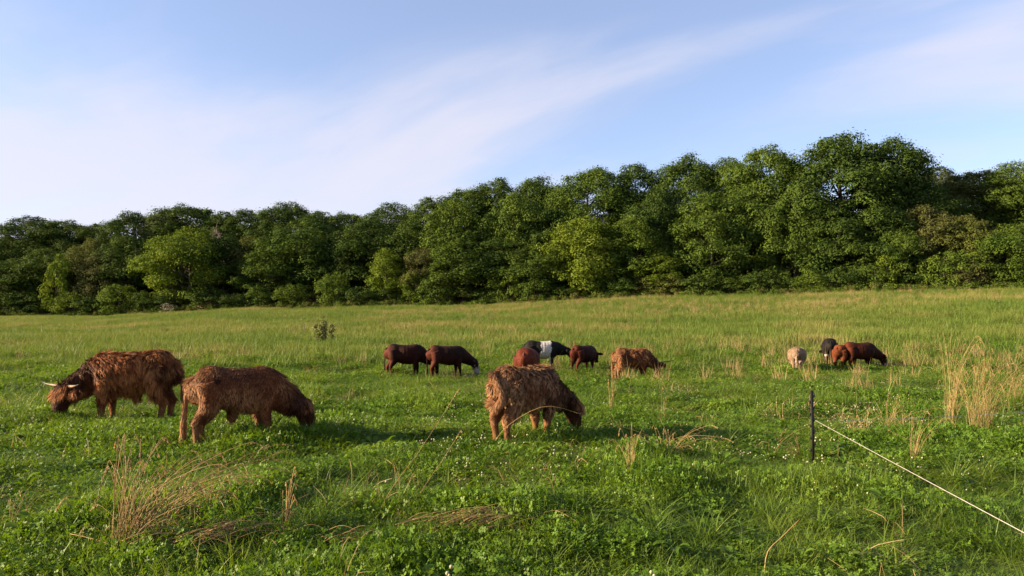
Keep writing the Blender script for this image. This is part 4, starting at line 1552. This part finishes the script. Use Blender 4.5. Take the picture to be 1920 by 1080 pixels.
# grass: near, middle, far in one object
x1, y1 = wedge(15000, 2.2, 17, 0.80, 2.5)
x2, y2 = wedge(15000, 16, 46, 0.78, 3)
pg = fbm(np.concatenate([x1, x2]) * 0.35, np.concatenate([y1, y2]) * 0.35, 60, 3)
X = np.concatenate([x1, x2])
Y = np.concatenate([y1, y2])
S0 = np.concatenate([rng.uniform(0.75, 1.25, len(x1)), rng.uniform(1.3, 2.2, len(x2))])
keep = rng.uniform(0, 1, len(X)) < np.clip(0.25 + 2.2 * (pg - 0.33), 0.25, 1)
X, Y, S0 = X[keep], Y[keep], S0[keep]
n = len(X)
hm = hgt(X, Y)
zfac = np.where(Y < 17, 1.0, 0.72)
scatter("meadow_grass", CG, np.stack([X, Y, ground(X, Y) - 0.01], -1), np.stack([rng.normal(size=n) * 0.1, rng.normal(size=n) * 0.1, rng.uniform(0, 6.28, n)], -1),
        np.stack([S0, S0, S0 * zfac * hm], -1), rng.integers(0, 5, n))
# clover
x1, y1 = wedge(11000, 2.2, 18, 0.80, 2.5)
x2, y2 = wedge(6000, 17, 40, 0.78, 3)
X = np.concatenate([x1, x2])
Y = np.concatenate([y1, y2])
S0 = np.concatenate([rng.uniform(0.7, 1.45, len(x1)), rng.uniform(1.5, 2.3, len(x2))])
pg = fbm(X * 0.35, Y * 0.35, 60, 3)
keep = rng.uniform(0, 1, len(X)) < np.clip(1.25 - 2.4 * (pg - 0.33), 0.3, 1)
X, Y, S0 = X[keep], Y[keep], S0[keep]
n = len(X)
scatter("clover", CL, np.stack([X, Y, ground(X, Y) - 0.01], -1), np.stack([rng.normal(size=n) * 0.12, rng.normal(size=n) * 0.12, rng.uniform(0, 6.28, n)], -1),
        np.stack([S0, S0, S0 * np.where(Y < 17, 1.0, 0.7) * hgt(X, Y)], -1), rng.integers(0, 5, n))
# broad leaved weeds and long lush grass among the clover
CB = tcoll("broadleaf_templates")
for k in range(4):
    g = Geo()
    rr = np.random.default_rng(700 + k)
    for j in range(13):
        a = rr.uniform(0, 6.28)
        L = rr.uniform(0.06, 0.15)
        w = L * rr.uniform(0.32, 0.5)
        up_ = rr.uniform(0.25, 1.1)
        d = np.array([math.cos(a), math.sin(a), 0])
        sd = np.array([-math.sin(a), math.cos(a), 0])
        b = d * rr.uniform(0.0, 0.05) + np.array([0, 0, rr.uniform(0.02, 0.08)])
        V = []
        for q, (t, ww) in enumerate(((0, 0.15), (0.3, 0.85), (0.62, 1.0), (0.86, 0.6), (1.0, 0.05))):
            c = b + d * L * t * (1 - 0.2 * up_) + np.array([0, 0, L * (up_ * t - 0.75 * t * t)])
            for e_ in (-1, 0, 1):
                V.append(c + sd * e_ * w * 0.5 * ww + np.array([0, 0, abs(e_) * 0.18 * w]))
        F = [[q * 3 + e_, q * 3 + e_ + 1, q * 3 + e_ + 4, q * 3 + e_ + 3] for q in range(4) for e_ in (0, 1)]
        g.add(np.array(V), np.array(F), np.ones(3) * rr.uniform(0.7, 1.15))
    template("broad_a%d" % k, g.mesh("broadleaf"), CLOVER, CB)
X, Y = wedge(2600, 2.3, 17, 0.8, 2.5)
keep = rng.uniform(0, 1, len(X)) < np.clip((fbm(X * 0.6, Y * 0.6, 170, 3) - 0.36) * 4, 0.05, 1)
X, Y = X[keep], Y[keep]
put("broadleaf_weeds", CB, X, Y, 0.7, 1.35, 1.0, -0.03, 0.2, 4)
CK = tcoll("lush_templates")
for k in range(4):
    v, q, c = blades(rg, 34, 0.10, 0.22, 0.42, 0.009, 1.15, 4, 0.9)
    template("lush_a%d" % k, mesh_np("lush_tuft", v, q, False, c), GRASS, CK)
X, Y = wedge(3000, 2.3, 24, 0.8, 2.5)
keep = rng.uniform(0, 1, len(X)) < np.clip((fbm(X * 0.5, Y * 0.5, 190, 3) - 0.40) * 5, 0.03, 1)
X, Y = X[keep], Y[keep]
put("lush_grass", CK, X, Y, 0.6, 1.05, 1.0, 0.0, 0.15, 4)
# blooms
X, Y = wedge(1200, 2.5, 22, 0.8, 2.5)
keep = rng.uniform(0, 1, len(X)) < np.clip((fbm(X * 0.5, Y * 0.5, 80, 3) - 0.40) * 5, 0.04, 1)
X, Y = X[keep], Y[keep]
put("clover_bloom", CF, X, Y, 0.9, 1.35, 1.0, 0, 0.05, 4, 0.75 + 0.45 * hgt(X, Y))
# hay grass of the far slope
X, Y = wedge(24000, 30, 143, 0.74, 5)
uu = 960 + F_PX * X / Y
keep = (Y < edge_depth(uu) + 1.0) & (rng.uniform(0, 1, len(X)) < np.clip((Y - 26) / 18, 0.05, 1))
X, Y = X[keep], Y[keep]
put("hay_grass", CH, X, Y, 1.0, 1.6, 1.0, 0.02, 0.08, 5, 0.6 + 0.9 * fbm(X * 0.12, Y * 0.12, 90, 3))
# dry standing grass in drifts
X, Y = wedge(16000, 18, 140, 0.74, 4)
uu = 960 + F_PX * X / Y
dn = fbm(X * 0.045, Y * 0.14, 120, 4)
right = np.clip((uu - 500) / 1200, 0.10, 1)
keep = (Y < edge_depth(uu) - 2) & (rng.uniform(0, 1, len(X)) < np.clip((dn - 0.47) * 7, 0.02, 0.95) * right * np.clip((Y - 14) / 30, 0.05, 1))
X, Y = X[keep], Y[keep]
put("dry_grass", CS, X, Y, 0.8, 1.45, 1.0, 0.0, 0.12, 5)
# dry bents and litter among the near sward
CT = tcoll("litter_templates")
for k in range(6):
    g = Geo()
    rr = np.random.default_rng(500 + k)
    for j in range(7):
        a = rr.uniform(0, 6.28)
        b = np.array([rr.normal() * 0.09, rr.normal() * 0.09, 0.02])
        L = rr.uniform(0.18, 0.5)
        up_ = rr.uniform(0.25, 0.95)
        d = np.array([math.cos(a), math.sin(a), 0]) * L
        P = catmull([b, b + d * 0.45 * (1.2 - up_) + np.array([0, 0, L * up_ * 0.6]), b + d * (1.25 - up_) + np.array([0, 0, L * up_ * rr.uniform(0.5, 1.0)])], 6)
        w = np.linspace(0.0028, 0.0013, 6)
        S_ = norm(np.cross(np.gradient(P, axis=0), rr.normal(size=3)))
        V = np.stack([P - S_ * w[:, None], P + S_ * w[:, None]], 1).reshape(-1, 3)
        g.add(V, np.array([[2 * i, 2 * i + 1, 2 * i + 3, 2 * i + 2] for i in range(5)]), np.ones(3) * rr.uniform(0.6, 1.1))
    template("litter_a%d" % k, g.mesh("dry_bents"), STRAW, CT)
X, Y = wedge(2600, 2.5, 30, 0.8, 2.5)
keep = rng.uniform(0, 1, len(X)) < np.clip((fbm(X * 0.45, Y * 0.45, 140, 3) - 0.46) * 5, 0.08, 0.9)
X, Y = X[keep], Y[keep]
put("dry_bents", CT, X, Y, 0.7, 1.3, 1.0, 0, 0.1, 6)
# the mass of the wood farther up the hill, behind the trees of the edge
CW = tcoll("hill_wood_templates")
for k, (kk, tt_) in enumerate((("edge", "dark"), ("edge2", "dark"), ("edge3", "mid"))):
    mm = KIND[kk][1].copy()
    mm.materials.clear()
    template("hill_a%d" % k, mm, TINT[tt_], CW)
px_ = rng.uniform(-1100, 3300, 760)
bk = rng.uniform(26, 75, 760)
bk = np.where((px_ < -90) | (px_ > 2040), rng.uniform(2, 75, 760), bk)
dd = edge_depth(px_) + bk
X = (px_ - 960) / F_PX * dd
put("hill_woodland", CW, X, dd, 0.45, 0.66, 1.0, 0.6, 0.05, 3)
# rank growth along the foot of the wood
CU = tcoll("undergrowth_templates")
UND = TINT["mid"]
for k in range(3):
    rr = np.random.default_rng(300 + k)
    cl = [((rr.uniform(-0.7, 0.7), rr.uniform(-0.4, 0.4), rr.uniform(0.15, 0.7)), (0.35, 0.3, 0.28)) for _ in range(8)]
    template("under_a%d" % k, crown_mesh("undergrowth_clump", cl, 420, 0.10, 310 + k), (UND, TINT["light"], TINT["olive"])[k], CU)
px_ = rng.uniform(-150, 2070, 900)
dd = edge_depth(px_) + rng.normal(size=900) * 0.9 - 0.9
X = (px_ - 960) / F_PX * dd
put("edge_undergrowth", CU, X, dd, 0.3, 1.35, 1.0, 0.05, 0.1, 3)

# ------------------------------------------------------------------ fence
POST = plain_mat("black_plastic_post", (0.010, 0.008, 0.006), (0.024, 0.020, 0.015), 12.0, 0.55, 0.3)
ROPE = plain_mat("white_poly_rope", (0.28, 0.265, 0.235), (0.38, 0.365, 0.33), 30.0, 0.6)
WIRE = plain_mat("galvanised_wire", (0.30, 0.31, 0.31), (0.48, 0.49, 0.49), 20.0, 0.4, 0.0, 0.7)


def boxg(g, c, s, col=(1, 1, 1)):
    c, s = np.array(c, float), np.array(s, float) / 2
    V = np.array([[x, y, z] for x in (-1, 1) for y in (-1, 1) for z in (-1, 1)]) * s + c
    g.add(V, np.array([[0, 1, 3, 2], [4, 6, 7, 5], [0, 4, 5, 1], [2, 3, 7, 6], [0, 2, 6, 4], [1, 5, 7, 3]]), col)


FP = pix(1525, 874)
FP = Vector((FP.x, FP.y, G(FP.x, FP.y)))
TOP = pix_at(1525, 732, FP.y).z - FP.z


def fence_post():
    root = empty("fence_post", FP, R(12))
    tag(root, "black notched plastic fence post standing in the near grass", "fence post")
    g = Geo()
    boxg(g, (0, 0, TOP / 2 - 0.12), (0.042, 0.009, TOP + 0.24))
    boxg(g, (0, 0.0125, TOP / 2 - 0.125), (0.008, 0.018, TOP + 0.23))
    obj("stake", g.mesh("post_stake"), POST, root)
    lm = None
    for k in range(11):
        z = TOP - 0.07 - k * 0.075
        if z < 0.08:
            break
        if lm is None:
            h = Geo()
            V = np.array([(0.020, -0.008, -0.022), (0.020, 0.008, -0.022), (0.042, -0.008, 0.0), (0.042, 0.008, 0.0), (0.038, -0.008, 0.020), (0.038, 0.008, 0.020), (0.020, -0.008, 0.008), (0.020, 0.008, 0.008)])
            h.add(V, np.array([[0, 1, 3, 2], [2, 3, 5, 4], [4, 5, 7, 6], [6, 7, 1, 0], [0, 2, 4, 6], [1, 7, 5, 3]]))
            lm = h.mesh("post_lug")
        o = obj("lug", lm, POST, root, (0, 0, z))
        if k % 2:
            o.rotation_euler = (0, 0, math.pi)


fence_post()
ROPE_Z = pix_at(1531, 788, FP.y).z


def rope_mesh(name, A, B, r, sag, strands=3, n=None):
    A, B = np.array(A, float), np.array(B, float)
    L = np.linalg.norm(B - A)
    n = n or int(L * 60)
    t = np.linspace(0, 1, n)
    P = A + (B - A) * t[:, None]
    P[:, 2] -= sag * 4 * t * (1 - t)
    d = norm(B - A)
    s = norm(np.cross(d, [0, 0, 1.0]))
    u = np.cross(s, d)
    g = Geo()
    for k in range(strands):
        a = t * L / (r * 9) * 2 * math.pi + k * 2 * math.pi / strands
        Q = P + (s * np.cos(a)[:, None] + u * np.sin(a)[:, None]) * r * 0.5
        g.add(*tube(Q, r * 0.62, 5))
    return g.mesh(name, True)


# the rope runs past the right of the camera
near = pix_at(1920, 990, 4.45)
dirv = near - Vector((FP.x + 0.035, FP.y - 0.01, ROPE_Z))
end = near + dirv * 1.9
end.z = near.z + 0.0
o = obj("fence_rope", rope_mesh("fence_rope", (FP.x + 0.035, FP.y - 0.01, ROPE_Z), near + dirv * 1.9, 0.0029, 0.03), ROPE)
tag(o, "white fence rope running from the black post to the lower right", "rope")
far_end = pix_at(1780, 776, FP.y + 0.85)
dv = far_end - Vector((FP.x + 0.035, FP.y, ROPE_Z - 0.004))
o = obj("fence_wire", rope_mesh("fence_wire", (FP.x + 0.035, FP.y + 0.006, ROPE_Z - 0.02), far_end + dv * 1.6, 0.0024, 0.03, 2, 300), WIRE)
tag(o, "thin pale wire running from the black post into the tall dry grass on the right", "wire")


def thin_stake(px, top, bot, depth, label, lean):
    x = (px - 960) / F_PX * depth
    z = G(x, depth)
    H = pix_at(px, top, depth).z - z
    g = Geo()
    boxg(g, (0, 0, H / 2 - 0.1), (0.035, 0.02, H + 0.2))
    for k in range(3):
        boxg(g, (0.020, 0, H - 0.08 - k * 0.16), (0.026, 0.012, 0.03))
    o = obj("fence_stake", g.mesh("fence_stake"), POST, None, (x, depth, z))
    o.rotation_euler = (0, R(lean), 0)
    tag(o, label, "fence stake", "thin stakes of the far fence")


for a in ((79, 610, 0, 62, "thin dark far fence stake at the left, above the horned cow", 2), (420, 612, 0, 55, "thin dark far fence stake above the hornless brown cow", -1), (571, 608, 0, 58, "thin far fence stake just left of the tall weed", 1),
          (762, 613, 0, 58, "thin far fence stake above the left one of the two dark red cattle", 0), (806, 622, 0, 50, "thin black far fence stake between the two dark red cattle", 2), (1003, 604, 0, 62, "thin far fence stake above the belted cow", -2),
          (1121, 621, 0, 50, "thin black far fence stake above the cow with turned head", 1), (1177, 606, 0, 60, "thin far fence stake right of the cow with turned head", 0), (1360, 616, 0, 52, "thin far fence stake between the horned cow and the cream one", -1), (1562, 609, 0, 54, "thin far fence stake above the black cow on the right", 1)):
    thin_stake(*a)

# ------------------------------------------------------------------ weeds in the far pasture
WEED = leaf_mat("weed_olive", (0.10, 0.125, 0.035), (0.17, 0.175, 0.06), 0.35, 2.0)
WEEDB = leaf_mat("weed_rust", (0.13, 0.075, 0.035), (0.2, 0.13, 0.06), 0.2, 2.0)


def weed(px, py, hpx, wpx, label, mat, seed, stems=7):
    rg = np.random.default_rng(seed)
    p = pix(px, py)
    H = hpx / F_PX * p.y + 0.1
    W = wpx / F_PX * p.y
    root = empty("tall_weed", p)
    tag(root, label, "weed", "weeds in the pasture")
    gs = Geo()
    V = []
    for k in range(stems):
        bx = rg.normal() * W * 0.16
        tx = bx * 1.8 + rg.normal() * W * 0.14
        h = H * rg.uniform(0.55, 1.0) * (1 - 0.5 * min(abs(tx) / max(W, 0.01), 1))
        pts = catmull([(bx, rg.normal() * 0.06, -0.05), (bx * 0.5 + tx * 0.5, rg.normal() * 0.08, h * 0.5), (tx, rg.normal() * 0.12, h)], 8)
        gs.add(*tube(pts, np.linspace(0.014, 0.004, 8), 5))
        for q in range(9):
            i = rg.integers(1, 8)
            V.append(leaf_cloud(rg, pts[i], np.array([0.13, 0.13, 0.10]) * H / 1.2, 20, 0.045 * H / 1.1))
    V = np.concatenate(V)
    q = np.arange(len(V) // 4)[:, None] * 4
    obj("stem", gs.mesh("weed_stem"), mat, root)
    lf = obj("leaves", mesh_np("weed_leaves", V, np.concatenate([q + np.array([0, 1, 2]), q + np.array([0, 2, 3])])), mat, root)
    lf["kind"] = "stuff"


weed(599, 652, 58, 24, "tall leafy weed standing in the pasture left of the two dark red cattle", WEED, 1, 9)
weed(620, 648, 38, 14, "smaller leafy weed leaning beside the tall one", WEED, 2, 5)
weed(992, 620, 15, 12, "small dark weed above the belted cow", WEED, 3, 5)
weed(1043, 617, 11, 12, "small dark weed right above the belted cow's head", WEED, 4, 5)
weed(924, 632, 16, 24, "rusty brown spreading weed above the centre calf", WEEDB, 5, 8)
weed(305, 628, 20, 14, "thin weed above the leftmost cow's rump", WEED, 6, 4)
weed(399, 617, 8, 14, "low dark weed below the brush pile", WEED, 7, 5)
weed(1140, 602, 14, 10, "small weed high on the slope right of the middle", WEED, 8, 5)

# ------------------------------------------------------------------ dry grass stools and single stalks
STALK = leaf_mat("dry_stalk", (0.29, 0.205, 0.088), (0.48, 0.36, 0.175), 0.32, 3.0, 0.6, spec=0.3, use_col=True)


def stalk_geo(g, rg, pts, r, seed_head=0.16, col=1.0):
    """One dry stem: thin tube and a loose seed head."""
    n = 12
    P = catmull(pts, n)
    c = np.array([1, 0.97, 0.9]) * col
    v, f = tube(P, np.linspace(r, r * 0.5, n), 4)
    g.add(v, f, c)
    if seed_head:
        L = np.linalg.norm(np.diff(P, axis=0), axis=1).sum()
        m = 26
        t = 1 - seed_head * rg.uniform(0, 1, m)
        Q = np.stack([np.interp(t * (n - 1), np.arange(n), P[:, k]) for k in range(3)], -1)
        d = norm(P[-1] - P[-3])
        s = np.minimum(0.014, 0.022 * L)
        N = norm(rg.normal(size=(m, 3)))
        a = norm(d + N * 0.5)
        b = norm(np.cross(a, rg.normal(size=(m, 3))))
        V = np.stack([Q, Q + a * s * 0.6 + b * s * 0.22, Q + a * s * 1.5, Q + a * s * 0.6 - b * s * 0.22], 1).reshape(-1, 3)
        q = np.arange(m)[:, None] * 4
        g.add(V, np.concatenate([q + np.array([0, 1, 2]), q + np.array([0, 2, 3])]), c * 0.95)


def stool(px, py, hpx, spread, n, lean, label, seed, fine=1.0, rise=1.0, green=12):
    """A tuft of dry grass; lean = (right, away) slant of its stems."""
    rg = np.random.default_rng(seed)
    p = pix(px, py)
    H = hpx / F_PX * math.hypot(p.x, p.y)
    root = empty("dry_grass_stool", p)
    tag(root, label, "grass tuft", "tufts of tall dry grass")
    g = Geo()
    for k in range(n):
        a = rg.uniform(0, 6.28)
        r0 = spread * 0.35 * math.sqrt(rg.uniform(0, 1))
        b = np.array([r0 * math.cos(a), r0 * math.sin(a), -0.03])
        h = H * (0.25 + 0.8 * rg.uniform(0, 1) ** 1.3)
        ln = np.array([lean[0] + rg.normal() * spread, lean[1] + rg.normal() * spread * 0.8]) * (h / H)
        dr = rg.uniform(0.0, 0.25) * h
        mid = b + np.array([ln[0] * 0.38, ln[1] * 0.38, h * 0.62])
        e = b + np.array([ln[0], ln[1], h - dr * np.hypot(*ln) / max(H, 0.1)])
        tipd = np.array([ln[0] * 0.22, ln[1] * 0.22, -0.10 * h * rg.uniform(0, 1.6)])
        stalk_geo(g, rg, [b, mid, e, e + tipd], 0.0019 * fine, 0.30 if rg.uniform() < 0.7 else 0, rg.uniform(0.6, 1.15))
    obj("stems", g.mesh("dry_stems"), STALK, root)["kind"] = "stuff"
    v, q, c = blades(rg, green * 9, max(0.14, spread * 0.8), H * 0.15, H * 0.55, 0.006 * fine, 0.9, 3)
    obj("blades", mesh_np("stool_blades", v, q, False, c), GRASS, root)["kind"] = "stuff"


stool(235, 1050, 205, 0.34, 110, (0.22, 0.15), "large fanned tuft of dry grass in the lower left foreground", 1, 1.5)
stool(285, 1020, 165, 0.16, 34, (0.62, 0.40), "long dry stems slanting to the right out of the large left tuft", 2, 1.5)
stool(534, 1030, 130, 0.07, 18, (0.06, 0.05), "narrow upright bundle of dry stems under the hornless brown cow", 3, 1.4)
stool(388, 1005, 115, 0.14, 30, (0.08, 0.05), "small dry tuft between the two foreground tufts on the left", 4)
stool(1184, 915, 118, 0.10, 30, (0.02, 0.05), "upright reddish tuft of dry grass right of the centre calf", 5)
stool(1250, 868, 80, 0.34, 60, (0.05, 0.0), "tangled heap of bent straw right of the upright reddish tuft", 6)
stool(1146, 785, 98, 0.09, 26, (0.03, 0.0), "tall wispy dry tuft behind the centre calf's head", 7)
stool(1242, 800, 85, 0.10, 9, (0.05, 0.0), "few tall pale stems right of the wispy tuft", 8)
stool(1712, 880, 100, 0.10, 34, (0.18, 0.05), "leaning tuft of dry grass right of the white rope's post end", 9)
stool(1784, 812, 155, 0.22, 70, (0.26, 0.0), "tall upright tan tuft, left of the two big ones on the right", 10)
stool(1838, 822, 145, 0.50, 110, (0.46, 0.0), "broad tan tuft leaning right at the right side of the picture", 11)
stool(1668, 815, 70, 0.26, 34, (0.26, 0.0), "low fanned tuft of dry grass between the post and the big tan tufts", 12)
stool(1610, 830, 56, 0.22, 46, (0.0, 0.0), "short dry tuft just right of the black post", 13)
stool(1500, 864, 66, 0.12, 22, (-0.38, -0.1), "dry stems arching to the left at the black post's foot", 14)
stool(1900, 768, 90, 0.50, 60, (0.30, 0.0), "pale dry tuft behind the broad tan one at the right side", 15)
stool(1432, 696, 40, 0.16, 26, (0.03, 0.0), "small dry tuft left of the cream coloured cow", 16)
stool(30, 1010, 80, 0.20, 20, (0.1, 0.0), "thin dry tuft at the left side of the foreground", 17)


def stalk(label, pix_pts, seed, r=0.0035, head=0.12):
    """A single long stem through (px, py, metres above ground at that spot's depth)."""
    rg = np.random.default_rng(seed)
    b = pix(*pix_pts[0][:2])
    pts = [Vector((0, 0, -0.02))]
    for (px, py, dep) in pix_pts[1:]:
        q = pix_at(px, py, b.y + dep)
        pts.append(q - b)
    g = Geo()
    stalk_geo(g, rg, np.array([list(q) for q in pts]), r, head, 1.05)
    o = obj("dry_stalk", g.mesh("dry_stalk"), STALK, None, b)
    tag(o, label, "grass stalk", "single dry stalks")


stalk("long thin dry stalk slanting up, left of a parallel pair before the centre calf", [(700, 992), (735, 915, 0.15), (790, 840, 0.3), (862, 728, 0.5)], 1)
stalk("thin dry stalk slanting up, right of a parallel pair before the centre calf", [(760, 985), (792, 918, 0.15), (830, 862, 0.3), (864, 808, 0.4)], 2)
stalk("dry stalk arching across the legs of the centre calf", [(918, 850), (950, 800, -0.1), (1020, 762, -0.25), (1088, 776, -0.2)], 3)
stalk("kinked dry stalk standing at the bottom right of the middle", [(1433, 1078), (1438, 1038, 0.05), (1468, 1005, 0.1), (1500, 973, 0.15)], 4, 0.004, 0)
stalk("dry stalk bowing down to the right below the tangled straw", [(1234, 893), (1265, 893, 0.0), (1300, 908, -0.1), (1352, 958, -0.3)], 5, 0.0038, 0)
stalk("long dry stalk arching left of the black post", [(1440, 866), (1462, 832, 0.1), (1494, 808, 0.2), (1520, 800, 0.25)], 6)
stalk("pale stalk lying below the flattened straw towards the right", [(1150, 1030), (1110, 995, 0.1), (1060, 965, 0.2), (1042, 957, 0.25)], 7, 0.004, 0)
stalk("arching pale stalk above the flattened straw", [(990, 972), (1040, 955, 0.0), (1090, 946, 0.0), (1136, 955, -0.05)], 8, 0.0038, 0.1)
stalk("bent dry stalk right of the short dry tuft below the wire", [(1752, 852), (1722, 832, 0.0), (1690, 818, 0.05), (1665, 806, 0.1)], 9, 0.004, 0)
stalk("crossed dry stalk lying in the lower left foreground", [(278, 1074), (240, 1040, 0.05), (190, 1015, 0.1), (132, 1001, 0.2)], 10, 0.0045, 0)


def straw_mat(px, py, L, W, n, ang, label, seed):
    rg = np.random.default_rng(seed)
    p = pix(px, py)
    root = empty("flattened_straw", p)
    tag(root, label, "straw", "flattened straw")
    g = Geo()
    for k in range(n):
        c = np.array([rg.normal() * L * 0.25, rg.normal() * W * 0.4])
        a = ang + rg.normal() * 0.16
        l = L * rg.uniform(0.25, 0.6)
        d = np.array([math.cos(a), math.sin(a)])
        z = ground(np.array([p.x + c[0]]), np.array([p.y + c[1]]))[0] - p.z + rg.uniform(0.13, 0.24)
        stalk_geo(g, rg, [(*(c - d * l / 2), z - 0.03), (*c, z + 0.02), (*(c + d * l / 2), z - 0.01)], 0.0028, 0, rg.uniform(0.6, 1.1))
    obj("stems", g.mesh("straw_stems"), STALK, root)["kind"] = "stuff"


straw_mat(902, 1015, 0.85, 0.22, 90, 0.25, "flattened swath of pale straw in the middle of the foreground", 1)
straw_mat(400, 1045, 0.8, 0.28, 90, 0.35, "flattened brown straw at the bottom left", 2)
straw_mat(655, 1050, 0.45, 0.2, 22, 0.1, "few flattened stems at the bottom, left of the middle", 3)
